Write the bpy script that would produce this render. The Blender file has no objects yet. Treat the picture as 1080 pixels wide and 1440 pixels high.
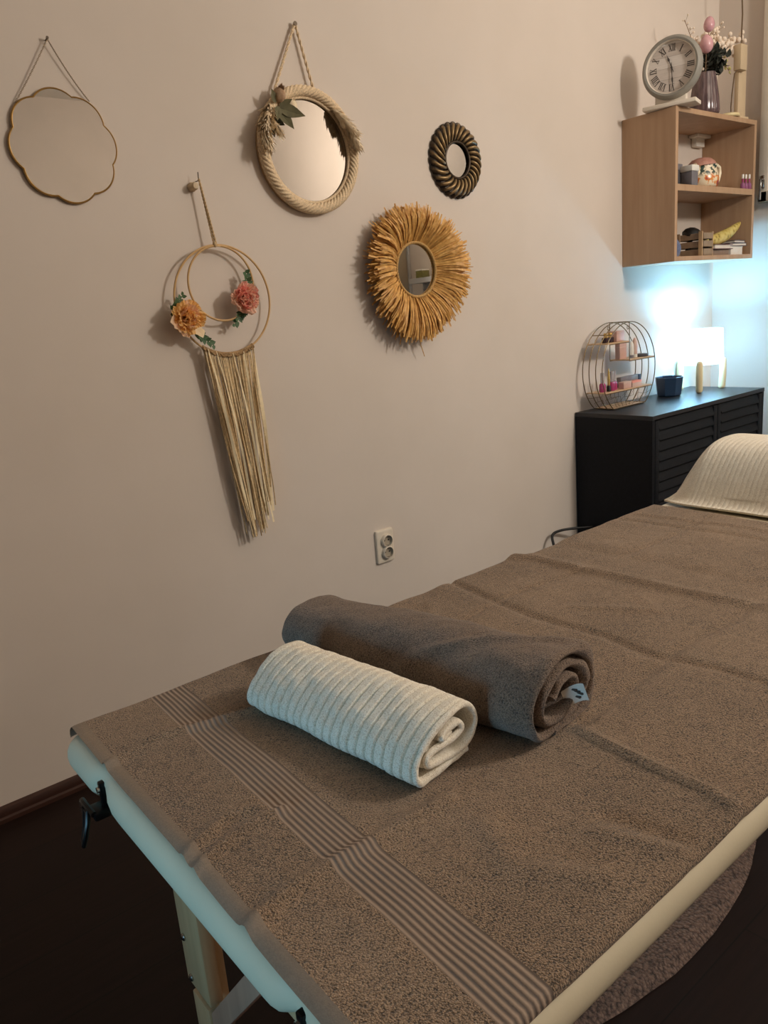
import bpy, bmesh, math, random
from mathutils import Vector, Matrix
random.seed(7)
PI = math.pi
sc = bpy.context.scene
col = sc.collection
sin, cos = math.sin, math.cos

# ------------------------------------------------------------------ materials
def lin(c):
    out = []
    for v in c:
        v = v / 255.0
        out.append(v / 12.92 if v <= 0.04045 else ((v + 0.055) / 1.055) ** 2.4)
    return (out[0], out[1], out[2], 1.0)

def new_mat(name):
    m = bpy.data.materials.new(name)
    m.use_nodes = True
    nt = m.node_tree
    b = nt.nodes['Principled BSDF']
    return m, nt, b

def N(nt, kind, **kw):
    n = nt.nodes.new(kind)
    for k, v in kw.items():
        setattr(n, k, v)
    return n

def coords(nt, scale=(1, 1, 1), rot=(0, 0, 0), which='Object'):
    tc = N(nt, 'ShaderNodeTexCoord')
    mp = N(nt, 'ShaderNodeMapping')
    mp.inputs['Scale'].default_value = scale
    mp.inputs['Rotation'].default_value = rot
    nt.links.new(tc.outputs[which], mp.inputs['Vector'])
    return mp.outputs['Vector']

def noise(nt, vec, scale, detail=3, rough=0.55):
    n = N(nt, 'ShaderNodeTexNoise')
    n.inputs['Scale'].default_value = scale
    n.inputs['Detail'].default_value = detail
    n.inputs['Roughness'].default_value = rough
    nt.links.new(vec, n.inputs['Vector'])
    return n.outputs['Fac']

def ramp(nt, fac, stops):
    r = N(nt, 'ShaderNodeValToRGB')
    el = r.color_ramp.elements
    while len(el) < len(stops):
        el.new(0.5)
    for e, (p, c) in zip(el, stops):
        e.position = p
        e.color = c
    nt.links.new(fac, r.inputs['Fac'])
    return r.outputs['Color']

def bump(nt, b, height, strength, dist, prev=None):
    bp = N(nt, 'ShaderNodeBump')
    bp.inputs['Strength'].default_value = strength
    bp.inputs['Distance'].default_value = dist
    nt.links.new(height, bp.inputs['Height'])
    if prev is not None:
        nt.links.new(prev, bp.inputs['Normal'])
    if b is not None:
        nt.links.new(bp.outputs['Normal'], b.inputs['Normal'])
    return bp.outputs['Normal']

def mat(name, c, rough=0.6, metal=0.0, var=0.08, vscale=30, bstr=0.0, bscale=200, stretch=(1, 1, 1), spec=None, c2=None):
    m, nt, b = new_mat(name)
    base = lin(c)
    v = coords(nt, stretch)
    f = noise(nt, v, vscale)
    if c2 is None:
        a = tuple(x * (1 - var) for x in base[:3]) + (1,)
        d = tuple(min(1, x * (1 + var)) for x in base[:3]) + (1,)
    else:
        a, d = base, lin(c2)
    nt.links.new(ramp(nt, f, [(0.3, a), (0.7, d)]), b.inputs['Base Color'])
    b.inputs['Roughness'].default_value = rough
    b.inputs['Metallic'].default_value = metal
    if spec is not None:
        b.inputs['Specular IOR Level'].default_value = spec
    if bstr:
        bump(nt, b, noise(nt, v, bscale), bstr, 0.002)
    return m

def wood(name, c1, c2, grain=(60, 60, 3), rough=0.5, bstr=0.05):
    m, nt, b = new_mat(name)
    v = coords(nt, grain)
    f = noise(nt, v, 1.0, 6, 0.6)
    nt.links.new(ramp(nt, f, [(0.25, lin(c1)), (0.75, lin(c2))]), b.inputs['Base Color'])
    b.inputs['Roughness'].default_value = rough
    bump(nt, b, f, bstr, 0.001)
    return m

def terry(name, c_dark, c_mid, c_light, scale=430, strength=0.9, dist=0.004, big=6):
    m, nt, b = new_mat(name)
    v = coords(nt)
    vo = N(nt, 'ShaderNodeTexVoronoi')
    vo.inputs['Scale'].default_value = scale
    wob = noise(nt, v, scale * 0.6, 2)
    mixv = N(nt, 'ShaderNodeVectorMath', operation='SCALE')
    nt.links.new(v, vo.inputs['Vector'])
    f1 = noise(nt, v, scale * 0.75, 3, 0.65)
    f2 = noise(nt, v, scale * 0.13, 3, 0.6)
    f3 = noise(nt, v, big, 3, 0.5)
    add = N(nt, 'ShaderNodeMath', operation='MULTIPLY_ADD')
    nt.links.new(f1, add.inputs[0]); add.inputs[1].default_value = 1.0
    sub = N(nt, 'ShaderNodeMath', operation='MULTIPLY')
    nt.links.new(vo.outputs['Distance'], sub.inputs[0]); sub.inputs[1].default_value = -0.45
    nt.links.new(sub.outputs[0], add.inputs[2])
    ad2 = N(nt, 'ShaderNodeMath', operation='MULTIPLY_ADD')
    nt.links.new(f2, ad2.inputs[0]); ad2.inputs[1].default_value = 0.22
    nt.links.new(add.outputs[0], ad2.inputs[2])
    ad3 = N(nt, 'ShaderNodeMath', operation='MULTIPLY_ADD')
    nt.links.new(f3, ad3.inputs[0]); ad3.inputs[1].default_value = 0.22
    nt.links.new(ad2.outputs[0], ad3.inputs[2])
    nt.links.new(ramp(nt, ad3.outputs[0], [(0.26, lin(c_dark)), (0.50, lin(c_mid)), (0.78, lin(c_light))]), b.inputs['Base Color'])  # shade in the gaps between loops painted into the pile colour
    b.inputs['Roughness'].default_value = 0.95
    b.inputs['Specular IOR Level'].default_value = 0.1
    b.inputs['Sheen Weight'].default_value = 0.25
    b.inputs['Sheen Roughness'].default_value = 0.6
    bump(nt, b, ad2.outputs[0], strength, dist)
    return m

def glassy(name, c, rough=0.08, trans=0.8, alpha=None):
    m, nt, b = new_mat(name)
    v = coords(nt)
    f = noise(nt, v, 30)
    base = lin(c)
    nt.links.new(ramp(nt, f, [(0.3, tuple(x * 0.85 for x in base[:3]) + (1,)), (0.7, base)]), b.inputs['Base Color'])
    b.inputs['Roughness'].default_value = rough
    b.inputs['Transmission Weight'].default_value = trans
    b.inputs['IOR'].default_value = 1.3
    return m

M = {}
# wall paint
def wall_mat():
    m, nt, b = new_mat('wall_paint')
    v = coords(nt)
    f = noise(nt, v, 1.6, 4)
    nt.links.new(ramp(nt, f, [(0.3, lin((214, 201, 188))), (0.7, lin((222, 209, 197)))]), b.inputs['Base Color'])
    b.inputs['Roughness'].default_value = 0.75
    b.inputs['Specular IOR Level'].default_value = 0.25
    n1 = bump(nt, None, noise(nt, v, 9, 3), 0.12, 0.01)
    bump(nt, b, noise(nt, v, 160, 2), 0.06, 0.001, n1)
    return m
M['wall'] = wall_mat()
M['dark_wall'] = mat('low_bounce_paint', (104, 94, 84), 0.8, var=0.03)  # unseen back wall, coloured dark to cut the bounced light
M['ceiling'] = mat('ceiling_paint', (232, 226, 216), 0.8, var=0.02)
def floor_mat():
    m, nt, b = new_mat('floor_planks')
    v = coords(nt)
    br = N(nt, 'ShaderNodeTexBrick')
    br.inputs['Scale'].default_value = 1.0
    br.inputs['Brick Width'].default_value = 1.28
    br.inputs['Row Height'].default_value = 0.19
    br.inputs['Mortar Size'].default_value = 0.0015
    br.inputs['Color1'].default_value = lin((38, 23, 18))
    br.inputs['Color2'].default_value = lin((33, 20, 16))
    br.inputs['Mortar'].default_value = lin((18, 11, 9))
    nt.links.new(v, br.inputs['Vector'])
    v2 = coords(nt, (4, 70, 1))
    g = noise(nt, v2, 1.0, 6, 0.65)
    mx = N(nt, 'ShaderNodeMix', data_type='RGBA', blend_type='MULTIPLY')
    mx.inputs['Factor'].default_value = 0.7
    nt.links.new(br.outputs['Color'], mx.inputs['A'])
    nt.links.new(ramp(nt, g, [(0.3, (0.45, 0.42, 0.4, 1)), (0.7, (1, 1, 1, 1))]), mx.inputs['B'])
    nt.links.new(mx.outputs['Result'], b.inputs['Base Color'])
    b.inputs['Roughness'].default_value = 0.55
    b.inputs['Specular IOR Level'].default_value = 0.2
    bump(nt, b, g, 0.12, 0.001)
    return m
M['floor'] = floor_mat()
M['baseboard'] = wood('baseboard_wood', (52, 30, 23), (70, 43, 33), (3, 60, 60), 0.45)
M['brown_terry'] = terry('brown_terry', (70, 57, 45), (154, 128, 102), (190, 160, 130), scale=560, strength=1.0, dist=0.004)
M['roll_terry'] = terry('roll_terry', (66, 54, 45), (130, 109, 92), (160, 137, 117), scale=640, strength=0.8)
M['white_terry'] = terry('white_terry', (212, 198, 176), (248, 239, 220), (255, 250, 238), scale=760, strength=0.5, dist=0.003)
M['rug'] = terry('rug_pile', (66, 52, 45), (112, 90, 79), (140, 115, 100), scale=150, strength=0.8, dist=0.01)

def ribbed_mat():
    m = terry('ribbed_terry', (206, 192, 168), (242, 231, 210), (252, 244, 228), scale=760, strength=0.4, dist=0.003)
    nt = m.node_tree; b = nt.nodes['Principled BSDF']
    sp = N(nt, 'ShaderNodeSeparateXYZ'); nt.links.new(coords(nt), sp.inputs[0])
    wv = N(nt, 'ShaderNodeMath', operation='MULTIPLY_ADD'); nt.links.new(sp.outputs['Y'], wv.inputs[0]); wv.inputs[1].default_value = PI / .0125
    nz = noise(nt, coords(nt), 8, 2); n2 = N(nt, 'ShaderNodeMath', operation='MULTIPLY'); nt.links.new(nz, n2.inputs[0]); n2.inputs[1].default_value = 2.5
    nt.links.new(n2.outputs[0], wv.inputs[2])
    si = N(nt, 'ShaderNodeMath', operation='SINE'); nt.links.new(wv.outputs[0], si.inputs[0])
    ab = N(nt, 'ShaderNodeMath', operation='ABSOLUTE'); nt.links.new(si.outputs[0], ab.inputs[0])
    pw = N(nt, 'ShaderNodeMath', operation='POWER'); nt.links.new(ab.outputs[0], pw.inputs[0]); pw.inputs[1].default_value = .5
    old = b.inputs['Normal'].links[0].from_socket
    bump(nt, b, pw.outputs[0], 0.5, 0.003, old)
    return m
M['ribbed_terry'] = ribbed_mat()

def band_mat():
    m, nt, b = new_mat('woven_band')
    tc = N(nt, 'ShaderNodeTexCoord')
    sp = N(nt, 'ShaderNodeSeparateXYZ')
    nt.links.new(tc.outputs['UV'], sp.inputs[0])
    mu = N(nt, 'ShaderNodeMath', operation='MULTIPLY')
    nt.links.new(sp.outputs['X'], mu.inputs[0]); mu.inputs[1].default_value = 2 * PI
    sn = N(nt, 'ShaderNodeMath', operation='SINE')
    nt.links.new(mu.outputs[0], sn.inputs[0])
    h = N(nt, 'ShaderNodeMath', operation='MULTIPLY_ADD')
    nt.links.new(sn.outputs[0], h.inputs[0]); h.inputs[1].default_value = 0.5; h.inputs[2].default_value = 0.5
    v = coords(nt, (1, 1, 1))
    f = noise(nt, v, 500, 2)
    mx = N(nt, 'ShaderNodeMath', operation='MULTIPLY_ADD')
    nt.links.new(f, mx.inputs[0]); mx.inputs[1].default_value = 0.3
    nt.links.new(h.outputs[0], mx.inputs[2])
    nt.links.new(ramp(nt, mx.outputs[0], [(0.1, lin((116, 99, 86))), (0.8, lin((150, 131, 115)))]), b.inputs['Base Color'])  # groove shade between the cords painted into the weave colour
    b.inputs['Roughness'].default_value = 0.85
    bump(nt, b, mx.outputs[0], 0.7, 0.002)
    return m
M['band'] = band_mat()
M['hem'] = mat('woven_hem', (140, 124, 108), 0.85, var=0.1, vscale=300, bstr=0.3, bscale=700)
M['vinyl'] = mat('cream_vinyl', (226, 214, 186), 0.42, var=0.03, vscale=12, bstr=0.05, bscale=300)
M['black_metal'] = mat('black_metal', (26, 24, 24), 0.35, 0.6)
M['steel'] = mat('steel', (190, 186, 180), 0.25, 1.0)
M['gold'] = mat('brushed_gold', (176, 140, 86), 0.32, 1.0)
M['gold_wire'] = mat('antique_gold_wire', (120, 98, 66), 0.4, 0.85)
M['leg_wood'] = wood('beech_wood', (188, 152, 112), (206, 172, 130))
M['brace_wood'] = wood('stained_brace_wood', (170, 130, 108), (190, 150, 126))
M['mirror'] = mat('mirror_glass', (236, 232, 226), 0.015, 1.0, var=0.005)
M['mirror_dim'] = mat('dimmed_mirror_glass', (164, 160, 155), 0.015, 1.0, var=0.005)  # plain mirror tinted darker to dim the light it reflects
M['nail'] = mat('nail_metal', (96, 84, 72), 0.4, 0.8)
M['rope'] = mat('jute_rope', (230, 204, 168), 0.85, var=0.25, vscale=260, bstr=0.5, bscale=500)
M['cord'] = mat('thin_cord', (206, 176, 134), 0.85, var=0.25, vscale=400)
M['hoop'] = wood('bamboo_hoop', (196, 156, 104), (214, 176, 122), (30, 30, 30), 0.5)
M['yarn'] = mat('cream_yarn', (232, 208, 166), 0.9, var=0.22, vscale=120, bstr=0.4, bscale=600)
M['yarn_dark'] = mat('beige_yarn', (204, 174, 130), 0.9, var=0.2, vscale=120)
M['knot'] = mat('dark_beige_knots', (168, 136, 96), 0.9, var=0.3, vscale=150)
M['ribbon'] = mat('cream_ribbon', (240, 222, 184), 0.8, var=0.08, vscale=60)
M['raffia'] = mat('golden_raffia', (196, 138, 66), 0.55, c2=(238, 188, 108), vscale=70)
M['raffia_braid'] = mat('braided_raffia', (190, 150, 90), 0.75, var=0.25, vscale=200)
M['cream_petal'] = mat('cream_petals', (248, 226, 186), 0.75)
def petal(name, c, c2, vs=50):
    m = mat(name, c, 0.75, c2=c2, vscale=vs)
    nt = m.node_tree; b = nt.nodes['Principled BSDF']
    tr = N(nt, 'ShaderNodeBsdfTranslucent')
    nt.links.new(b.inputs['Base Color'].links[0].from_socket, tr.inputs['Color'])
    mx = N(nt, 'ShaderNodeMixShader'); mx.inputs['Fac'].default_value = .42
    nt.links.new(b.outputs[0], mx.inputs[1]); nt.links.new(tr.outputs[0], mx.inputs[2])
    nt.links.new(mx.outputs[0], nt.nodes['Material Output'].inputs['Surface'])
    return m
M['orange_petal'] = petal('orange_petals', (255, 206, 128), (255, 222, 158))
M['peach_petal'] = petal('peach_petals', (255, 214, 176), (255, 228, 196))
M['pink_petal'] = petal('coral_petals', (255, 208, 184), (255, 222, 200))
M['rose_petal'] = petal('rose_petals', (255, 178, 164), (255, 198, 184))
M['leaf'] = mat('green_leaf', (58, 88, 56), 0.6, c2=(88, 116, 78), vscale=50)
M['olive_leaf'] = mat('olive_leaf', (86, 82, 54), 0.6, c2=(108, 102, 70), vscale=50)
M['dark_leaf'] = mat('dark_leaf', (38, 40, 33), 0.8, c2=(58, 60, 48), vscale=60)
M['dried'] = mat('dried_grass', (238, 214, 178), 0.9, c2=(250, 234, 206), vscale=90)
M['dried_dark'] = mat('dried_seed_pod', (150, 118, 90), 0.9, c2=(190, 158, 126), vscale=90)
M['oak'] = wood('oak_veneer', (172, 136, 104), (192, 158, 126), (26, 26, 2.2), 0.5)
M['oak_edge'] = wood('oak_edging', (196, 158, 118), (210, 174, 134), (26, 26, 26), 0.5)
M['white_plastic'] = mat('white_plastic', (232, 228, 218), 0.4, var=0.02)
M['socket'] = mat('ivory_plastic', (226, 214, 196), 0.35, var=0.02)
M['socket_dark'] = mat('socket_cup', (176, 164, 146), 0.4, var=0.02)
M['black'] = mat('black_plastic', (18, 17, 17), 0.5)
M['grey_ring'] = mat('grey_painted_wood', (146, 142, 133), 0.55, var=0.05, vscale=20)
M['white_wood'] = mat('whitewashed_wood', (226, 214, 198), 0.6, var=0.04)
def face_mat():
    m, nt, b = new_mat('plank_clock_face')
    v = coords(nt, (1, 1, 1))
    sp = N(nt, 'ShaderNodeSeparateXYZ'); nt.links.new(v, sp.inputs[0])
    mu = N(nt, 'ShaderNodeMath', operation='MULTIPLY'); nt.links.new(sp.outputs['Z'], mu.inputs[0]); mu.inputs[1].default_value = 24
    fl = N(nt, 'ShaderNodeMath', operation='FLOOR'); nt.links.new(mu.outputs[0], fl.inputs[0])
    wn = N(nt, 'ShaderNodeTexWhiteNoise', noise_dimensions='1D'); nt.links.new(fl.outputs[0], wn.inputs['W'])
    fr = N(nt, 'ShaderNodeMath', operation='FRACT'); nt.links.new(mu.outputs[0], fr.inputs[0])
    c = ramp(nt, wn.outputs['Value'], [(0.1, lin((214, 202, 192))), (0.9, lin((244, 236, 228)))])
    e = ramp(nt, fr.outputs[0], [(0.0, (0.55, 0.52, 0.5, 1)), (0.05, (1, 1, 1, 1))])
    g = noise(nt, coords(nt, (12, 12, 150)), 1.0, 4)
    gr = ramp(nt, g, [(0.3, (0.86, 0.85, 0.84, 1)), (0.7, (1, 1, 1, 1))])
    mx = N(nt, 'ShaderNodeMix', data_type='RGBA', blend_type='MULTIPLY'); mx.inputs['Factor'].default_value = 1
    nt.links.new(c, mx.inputs['A']); nt.links.new(e, mx.inputs['B'])
    m2 = N(nt, 'ShaderNodeMix', data_type='RGBA', blend_type='MULTIPLY'); m2.inputs['Factor'].default_value = 1
    nt.links.new(mx.outputs['Result'], m2.inputs['A']); nt.links.new(gr, m2.inputs['B'])
    nt.links.new(m2.outputs['Result'], b.inputs['Base Color'])
    b.inputs['Roughness'].default_value = 0.6
    return m
M['clock_face'] = face_mat()
M['ink'] = mat('dark_ink', (76, 68, 62), 0.6)
M['vase'] = mat('mauve_glass', (78, 62, 66), 0.16, c2=(122, 100, 98), vscale=14, stretch=(8, 8, 1), spec=0.6)
M['egg'] = mat('pink_egg_shell', (206, 152, 160), 0.25, c2=(222, 174, 176), vscale=40)
M['berry'] = mat('white_berry', (240, 222, 202), 0.6)
M['stem'] = mat('dry_stem', (150, 124, 96), 0.8)
M['moss'] = mat('pale_green_buds', (196, 188, 122), 0.8)
M['beige_paint'] = mat('beige_painted_wood', (208, 184, 150), 0.55, var=0.04)
M['cream_plastic'] = mat('cream_plastic', (228, 208, 158), 0.4, var=0.02)
M['cable'] = mat('brown_cable', (106, 84, 58), 0.6)
M['dresser'] = wood('black_stained_wood', (14, 16, 20), (22, 25, 31), (2, 60, 60), 0.5, 0.03)
M['dresser'].node_tree.nodes['Principled BSDF'].inputs['Specular IOR Level'].default_value = .18
M['dresser_top'] = mat('black_matt_top', (22, 25, 30), 0.36, var=0.1)
M['navy'] = mat('navy_ceramic', (40, 62, 88), 0.3, var=0.08)
M['rod'] = wood('pale_pine', (226, 206, 158), (238, 220, 176), (40, 40, 4), 0.5)
M['grey_plastic'] = mat('grey_plastic', (120, 116, 120), 0.4)
M['dark_grey'] = mat('dark_grey_card', (74, 72, 76), 0.6)
M['crate'] = wood('greyed_pine', (136, 114, 92), (160, 138, 114), (30, 30, 30), 0.7)
M['crate_post'] = wood('pale_pine_slat', (186, 152, 112), (204, 172, 132), (30, 30, 30), 0.7)
M['blue_cloth'] = mat('blue_cloth', (84, 96, 130), 0.8, c2=(120, 134, 164), vscale=30)
M['book_red'] = mat('plum_cover', (110, 66, 72), 0.5)
M['paper'] = mat('paper_edges', (222, 212, 200), 0.8, var=0.06, vscale=300)
M['book_dark'] = mat('dark_cover', (88, 78, 84), 0.5)
M['brown_box'] = mat('brown_card', (134, 112, 96), 0.7)
def pouch_mat():
    m, nt, b = new_mat('yellow_print')
    v = coords(nt, (1, 1, 1))
    vo = N(nt, 'ShaderNodeTexVoronoi'); vo.inputs['Scale'].default_value = 55
    nt.links.new(v, vo.inputs['Vector'])
    nt.links.new(ramp(nt, vo.outputs['Distance'], [(0.1, lin((120, 98, 40))), (0.35, lin((196, 170, 84))), (0.8, lin((214, 196, 124)))]), b.inputs['Base Color'])
    b.inputs['Roughness'].default_value = 0.5
    return m
M['pouch'] = pouch_mat()
def jug_mat():
    m, nt, b = new_mat('painted_jug')
    v = coords(nt)
    sp = N(nt, 'ShaderNodeSeparateXYZ'); nt.links.new(v, sp.inputs[0])
    n1 = noise(nt, v, 42, 2, 0.5)
    n2 = noise(nt, coords(nt, (1, 1, 1), (0.6, 0.3, 0.2)), 55, 2, 0.5)
    cream = lin((238, 220, 190))
    flow = ramp(nt, n1, [(0.47, cream), (0.53, lin((222, 138, 50))), (0.64, lin((196, 84, 60))), (0.72, lin((120, 60, 70)))])
    leafs = ramp(nt, n2, [(0.50, cream), (0.54, lin((66, 82, 74)))])
    mr = N(nt, 'ShaderNodeMapRange'); nt.links.new(sp.outputs['Z'], mr.inputs['Value'])
    mr.inputs['From Min'].default_value = 0.042; mr.inputs['From Max'].default_value = 0.058
    mx = N(nt, 'ShaderNodeMix', data_type='RGBA')
    nt.links.new(mr.outputs[0], mx.inputs['Factor']); nt.links.new(flow, mx.inputs['A']); nt.links.new(leafs, mx.inputs['B'])
    nt.links.new(mx.outputs['Result'], b.inputs['Base Color'])
    b.inputs['Roughness'].default_value = 0.25
    return m
M['jug'] = jug_mat()
M['jug_cream'] = mat('cream_glaze', (238, 222, 192), 0.25, var=0.03)
M['jug_lid'] = mat('rosy_lid', (178, 122, 106), 0.4, c2=(196, 148, 132), vscale=60)
M['lilac'] = glassy('lilac_gloss', (176, 110, 150), 0.1, 0.25)
M['clear'] = glassy('clear_plastic', (226, 222, 226), 0.08, 0.7)
M['magenta'] = mat('magenta_liquid', (168, 62, 110), 0.2)
M['pink_box'] = mat('pink_card', (206, 166, 152), 0.5, var=0.06)
M['beige_box'] = mat('pale_pink_card', (214, 182, 168), 0.5, var=0.06)
M['black_gloss'] = mat('plum_bottle', (50, 30, 40), 0.2)
M['cap_gold'] = mat('gold_cap', (206, 168, 96), 0.35, 0.7)
M['shelf_light'] = wood('pale_oak_board', (196, 160, 122), (214, 180, 142), (4, 40, 40), 0.5)
M['tag'] = mat('white_label', (232, 226, 216), 0.7, var=0.02)
M['tin'] = mat('olive_tin', (120, 116, 60), 0.5, var=0.2, vscale=60)
M['window_frame'] = mat('white_window_frame', (222, 210, 192), 0.35, var=0.02)
M['wardrobe'] = mat('cream_lacquer', (160, 146, 124), 0.5, var=0.02)
M['white_lacquer'] = mat('white_lacquer', (186, 184, 182), 0.45, var=0.02)
def pane_mat():
    m, nt, b = new_mat('window_pane')
    v = coords(nt)
    f = noise(nt, v, 3)
    nt.links.new(ramp(nt, f, [(0.3, lin((60, 62, 70))), (0.7, lin((74, 76, 84)))]), b.inputs['Base Color'])
    b.inputs['Roughness'].default_value = 0.05
    b.inputs['Specular IOR Level'].default_value = 0.8
    return m
M['pane'] = pane_mat()
def shade_mat():
    m, nt, b = new_mat('glowing_lamp_shade')
    f = noise(nt, coords(nt), 200, 2)
    nt.links.new(ramp(nt, f, [(0.3, (0.86, 0.93, 1, 1)), (0.7, (0.9, 0.96, 1, 1))]), b.inputs['Base Color'])
    nt.links.new(ramp(nt, f, [(0.3, (0.36, 0.72, 1, 1)), (0.7, (0.40, 0.76, 1, 1))]), b.inputs['Emission Color'])
    b.inputs['Emission Strength'].default_value = 13
    b.inputs['Roughness'].default_value = 0.8
    tr = N(nt, 'ShaderNodeBsdfTranslucent'); tr.inputs['Color'].default_value = (.9, .95, 1, 1)
    mxs = N(nt, 'ShaderNodeMixShader'); mxs.inputs['Fac'].default_value = .7
    out = nt.nodes['Material Output']
    nt.links.new(b.outputs[0], mxs.inputs[1]); nt.links.new(tr.outputs[0], mxs.inputs[2]); nt.links.new(mxs.outputs[0], out.inputs['Surface'])
    return m
M['shade'] = shade_mat()
def bulb_mat():
    m, nt, b = new_mat('cool_bulb')
    b.inputs['Emission Color'].default_value = (0.6, 0.85, 1, 1)
    b.inputs['Emission Strength'].default_value = 10
    return m
M['bulb'] = bulb_mat()
def bronze_mat():
    m, nt, b = new_mat('shaded_bronze')
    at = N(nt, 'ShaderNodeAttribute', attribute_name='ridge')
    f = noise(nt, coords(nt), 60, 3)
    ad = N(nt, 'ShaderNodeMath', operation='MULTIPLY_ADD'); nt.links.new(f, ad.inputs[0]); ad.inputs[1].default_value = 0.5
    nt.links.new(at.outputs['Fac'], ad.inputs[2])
    nt.links.new(ramp(nt, ad.outputs[0], [(0.35, lin((30, 25, 21))), (0.8, lin((74, 60, 46))), (1.0, lin((150, 124, 86)))]), b.inputs['Base Color'])  # groove shade and ridge highlights painted into the bronze colour
    b.inputs['Metallic'].default_value = 0.55
    b.inputs['Roughness'].default_value = 0.36
    return m
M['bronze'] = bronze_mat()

# ------------------------------------------------------------------ mesh helpers
class MB:
    def __init__(s):
        s.v = []; s.f = []; s.mi = []; s.uv = None; s.attr = None; s.k = 0
    def add(s, vs, fs, T=None):
        o = len(s.v)
        for p in vs:
            p = Vector(p)
            s.v.append(T @ p if T is not None else p)
        for f in fs:
            s.f.append(tuple(i + o for i in f)); s.mi.append(s.k)
        return s
    def box(s, lo, hi, bev=0.0, T=None, segs=2):
        bm = bmesh.new()
        bmesh.ops.create_cube(bm, size=1.0)
        c = [(a + b) / 2 for a, b in zip(lo, hi)]; d = [abs(b - a) for a, b in zip(lo, hi)]
        for v in bm.verts:
            v.co = Vector((c[i] + v.co[i] * d[i] for i in range(3)))
        if bev > 0:
            bmesh.ops.bevel(bm, geom=bm.edges[:], offset=min(bev, min(d) * 0.49), segments=segs, profile=0.5, affect='EDGES')
        bm.verts.index_update()
        s.add([v.co.copy() for v in bm.verts], [[v.index for v in f.verts] for f in bm.faces], T)
        bm.free()
        return s
    def grid(s, fn, nu, nv, closed_u=False, closed_v=False, T=None):
        vs = []
        for i in range(nu):
            for j in range(nv):
                vs.append(fn(i, j))
        fs = []
        for i in range(nu if closed_u else nu - 1):
            for j in range(nv if closed_v else nv - 1):
                a = i * nv + j; b = ((i + 1) % nu) * nv + j
                c = ((i + 1) % nu) * nv + (j + 1) % nv; d = i * nv + (j + 1) % nv
                fs.append((a, b, c, d))
        return s.add(vs, fs, T)
    def tube(s, pts, r, segs=8, closed=False, cap=True, T=None):
        pts = [Vector(p) for p in pts]
        n = len(pts)
        rr = r if isinstance(r, (list, tuple)) else [r] * n
        tang = []
        for i in range(n):
            if closed:
                t = pts[(i + 1) % n] - pts[i - 1]
            else:
                t = pts[min(i + 1, n - 1)] - pts[max(i - 1, 0)]
            if t.length < 1e-9: t = Vector((0, 0, 1))
            tang.append(t.normalized())
        up = Vector((0, 0, 1)) if abs(tang[0].z) < 0.9 else Vector((1, 0, 0))
        nrm = (up - tang[0] * up.dot(tang[0])).normalized()
        vs = []
        for i in range(n):
            nrm = (nrm - tang[i] * nrm.dot(tang[i]))
            nrm = nrm.normalized() if nrm.length > 1e-6 else tang[i].orthogonal().normalized()
            bn = tang[i].cross(nrm)
            for k in range(segs):
                a = 2 * PI * k / segs
                vs.append(pts[i] + (nrm * cos(a) + bn * sin(a)) * rr[i])
        fs = []
        for i in range(n if closed else n - 1):
            for k in range(segs):
                a = i * segs + k; b = i * segs + (k + 1) % segs
                c = ((i + 1) % n) * segs + (k + 1) % segs; d = ((i + 1) % n) * segs + k
                fs.append((a, b, c, d))
        if cap and not closed:
            fs.append(tuple(range(segs))[::-1]); fs.append(tuple((n - 1) * segs + k for k in range(segs)))
        return s.add(vs, fs, T)
    def lathe(s, prof, segs=24, T=None, caps=True):          # profile of (radius, z)
        vs = []; n = len(prof)
        for (r, z) in prof:
            for k in range(segs):
                a = 2 * PI * k / segs
                vs.append((r * cos(a), r * sin(a), z))
        fs = []
        for i in range(n - 1):
            for k in range(segs):
                fs.append((i * segs + k, i * segs + (k + 1) % segs, (i + 1) * segs + (k + 1) % segs, (i + 1) * segs + k))
        if caps and prof[0][0] > 1e-4 * 1.5: fs.append(tuple(range(segs))[::-1])
        if caps and prof[-1][0] > 1e-4 * 1.5: fs.append(tuple((n - 1) * segs + k for k in range(segs)))
        return s.add(vs, fs, T)
    def ball(s, c, r, segs=10, rings=7, sz=1.0, T=None):
        prof = [(max(1e-5, r * sin(PI * i / rings)), -r * sz * cos(PI * i / rings)) for i in range(rings + 1)]
        TT = Matrix.Translation(Vector(c))
        if T is not None: TT = T @ TT
        return s.lathe(prof, segs, TT)
    def prism(s, outline, d, T=None):              # outline in XZ, extruded from y=0 to y=-d
        n = len(outline)
        vs = [(x, 0, z) for x, z in outline] + [(x, -d, z) for x, z in outline]
        fs = [tuple(range(n)), tuple(range(n, 2 * n))[::-1]]
        for i in range(n):
            fs.append((i, n + i, n + (i + 1) % n, (i + 1) % n))
        return s.add(vs, fs, T)
    def build(s, name, mats, parent=None, loc=(0, 0, 0), rz=0.0, smooth=40):
        me = bpy.data.meshes.new(name)
        me.from_pydata([tuple(v) for v in s.v], [], s.f)
        me.validate()
        if not isinstance(mats, (list, tuple)): mats = [mats]
        for m in mats: me.materials.append(m)
        if len(mats) > 1 and len(s.mi) == len(me.polygons):
            me.polygons.foreach_set('material_index', s.mi)
        if s.uv is not None:
            ul = me.uv_layers.new(name='UVMap')
            for l in me.loops:
                ul.data[l.index].uv = s.uv[l.vertex_index]
        if s.attr is not None:
            at = me.attributes.new('ridge', 'FLOAT', 'POINT')
            at.data.foreach_set('value', s.attr)
        bm = bmesh.new(); bm.from_mesh(me)
        bmesh.ops.recalc_face_normals(bm, faces=bm.faces[:]) if s.uv is None else None
        bm.to_mesh(me); bm.free()
        if smooth:
            for p in me.polygons: p.use_smooth = True
            me.set_sharp_from_angle(angle=math.radians(smooth))
        me.update()
        o = bpy.data.objects.new(name, me)
        col.objects.link(o)
        o.location = loc; o.rotation_euler = (0, 0, rz)
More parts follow.
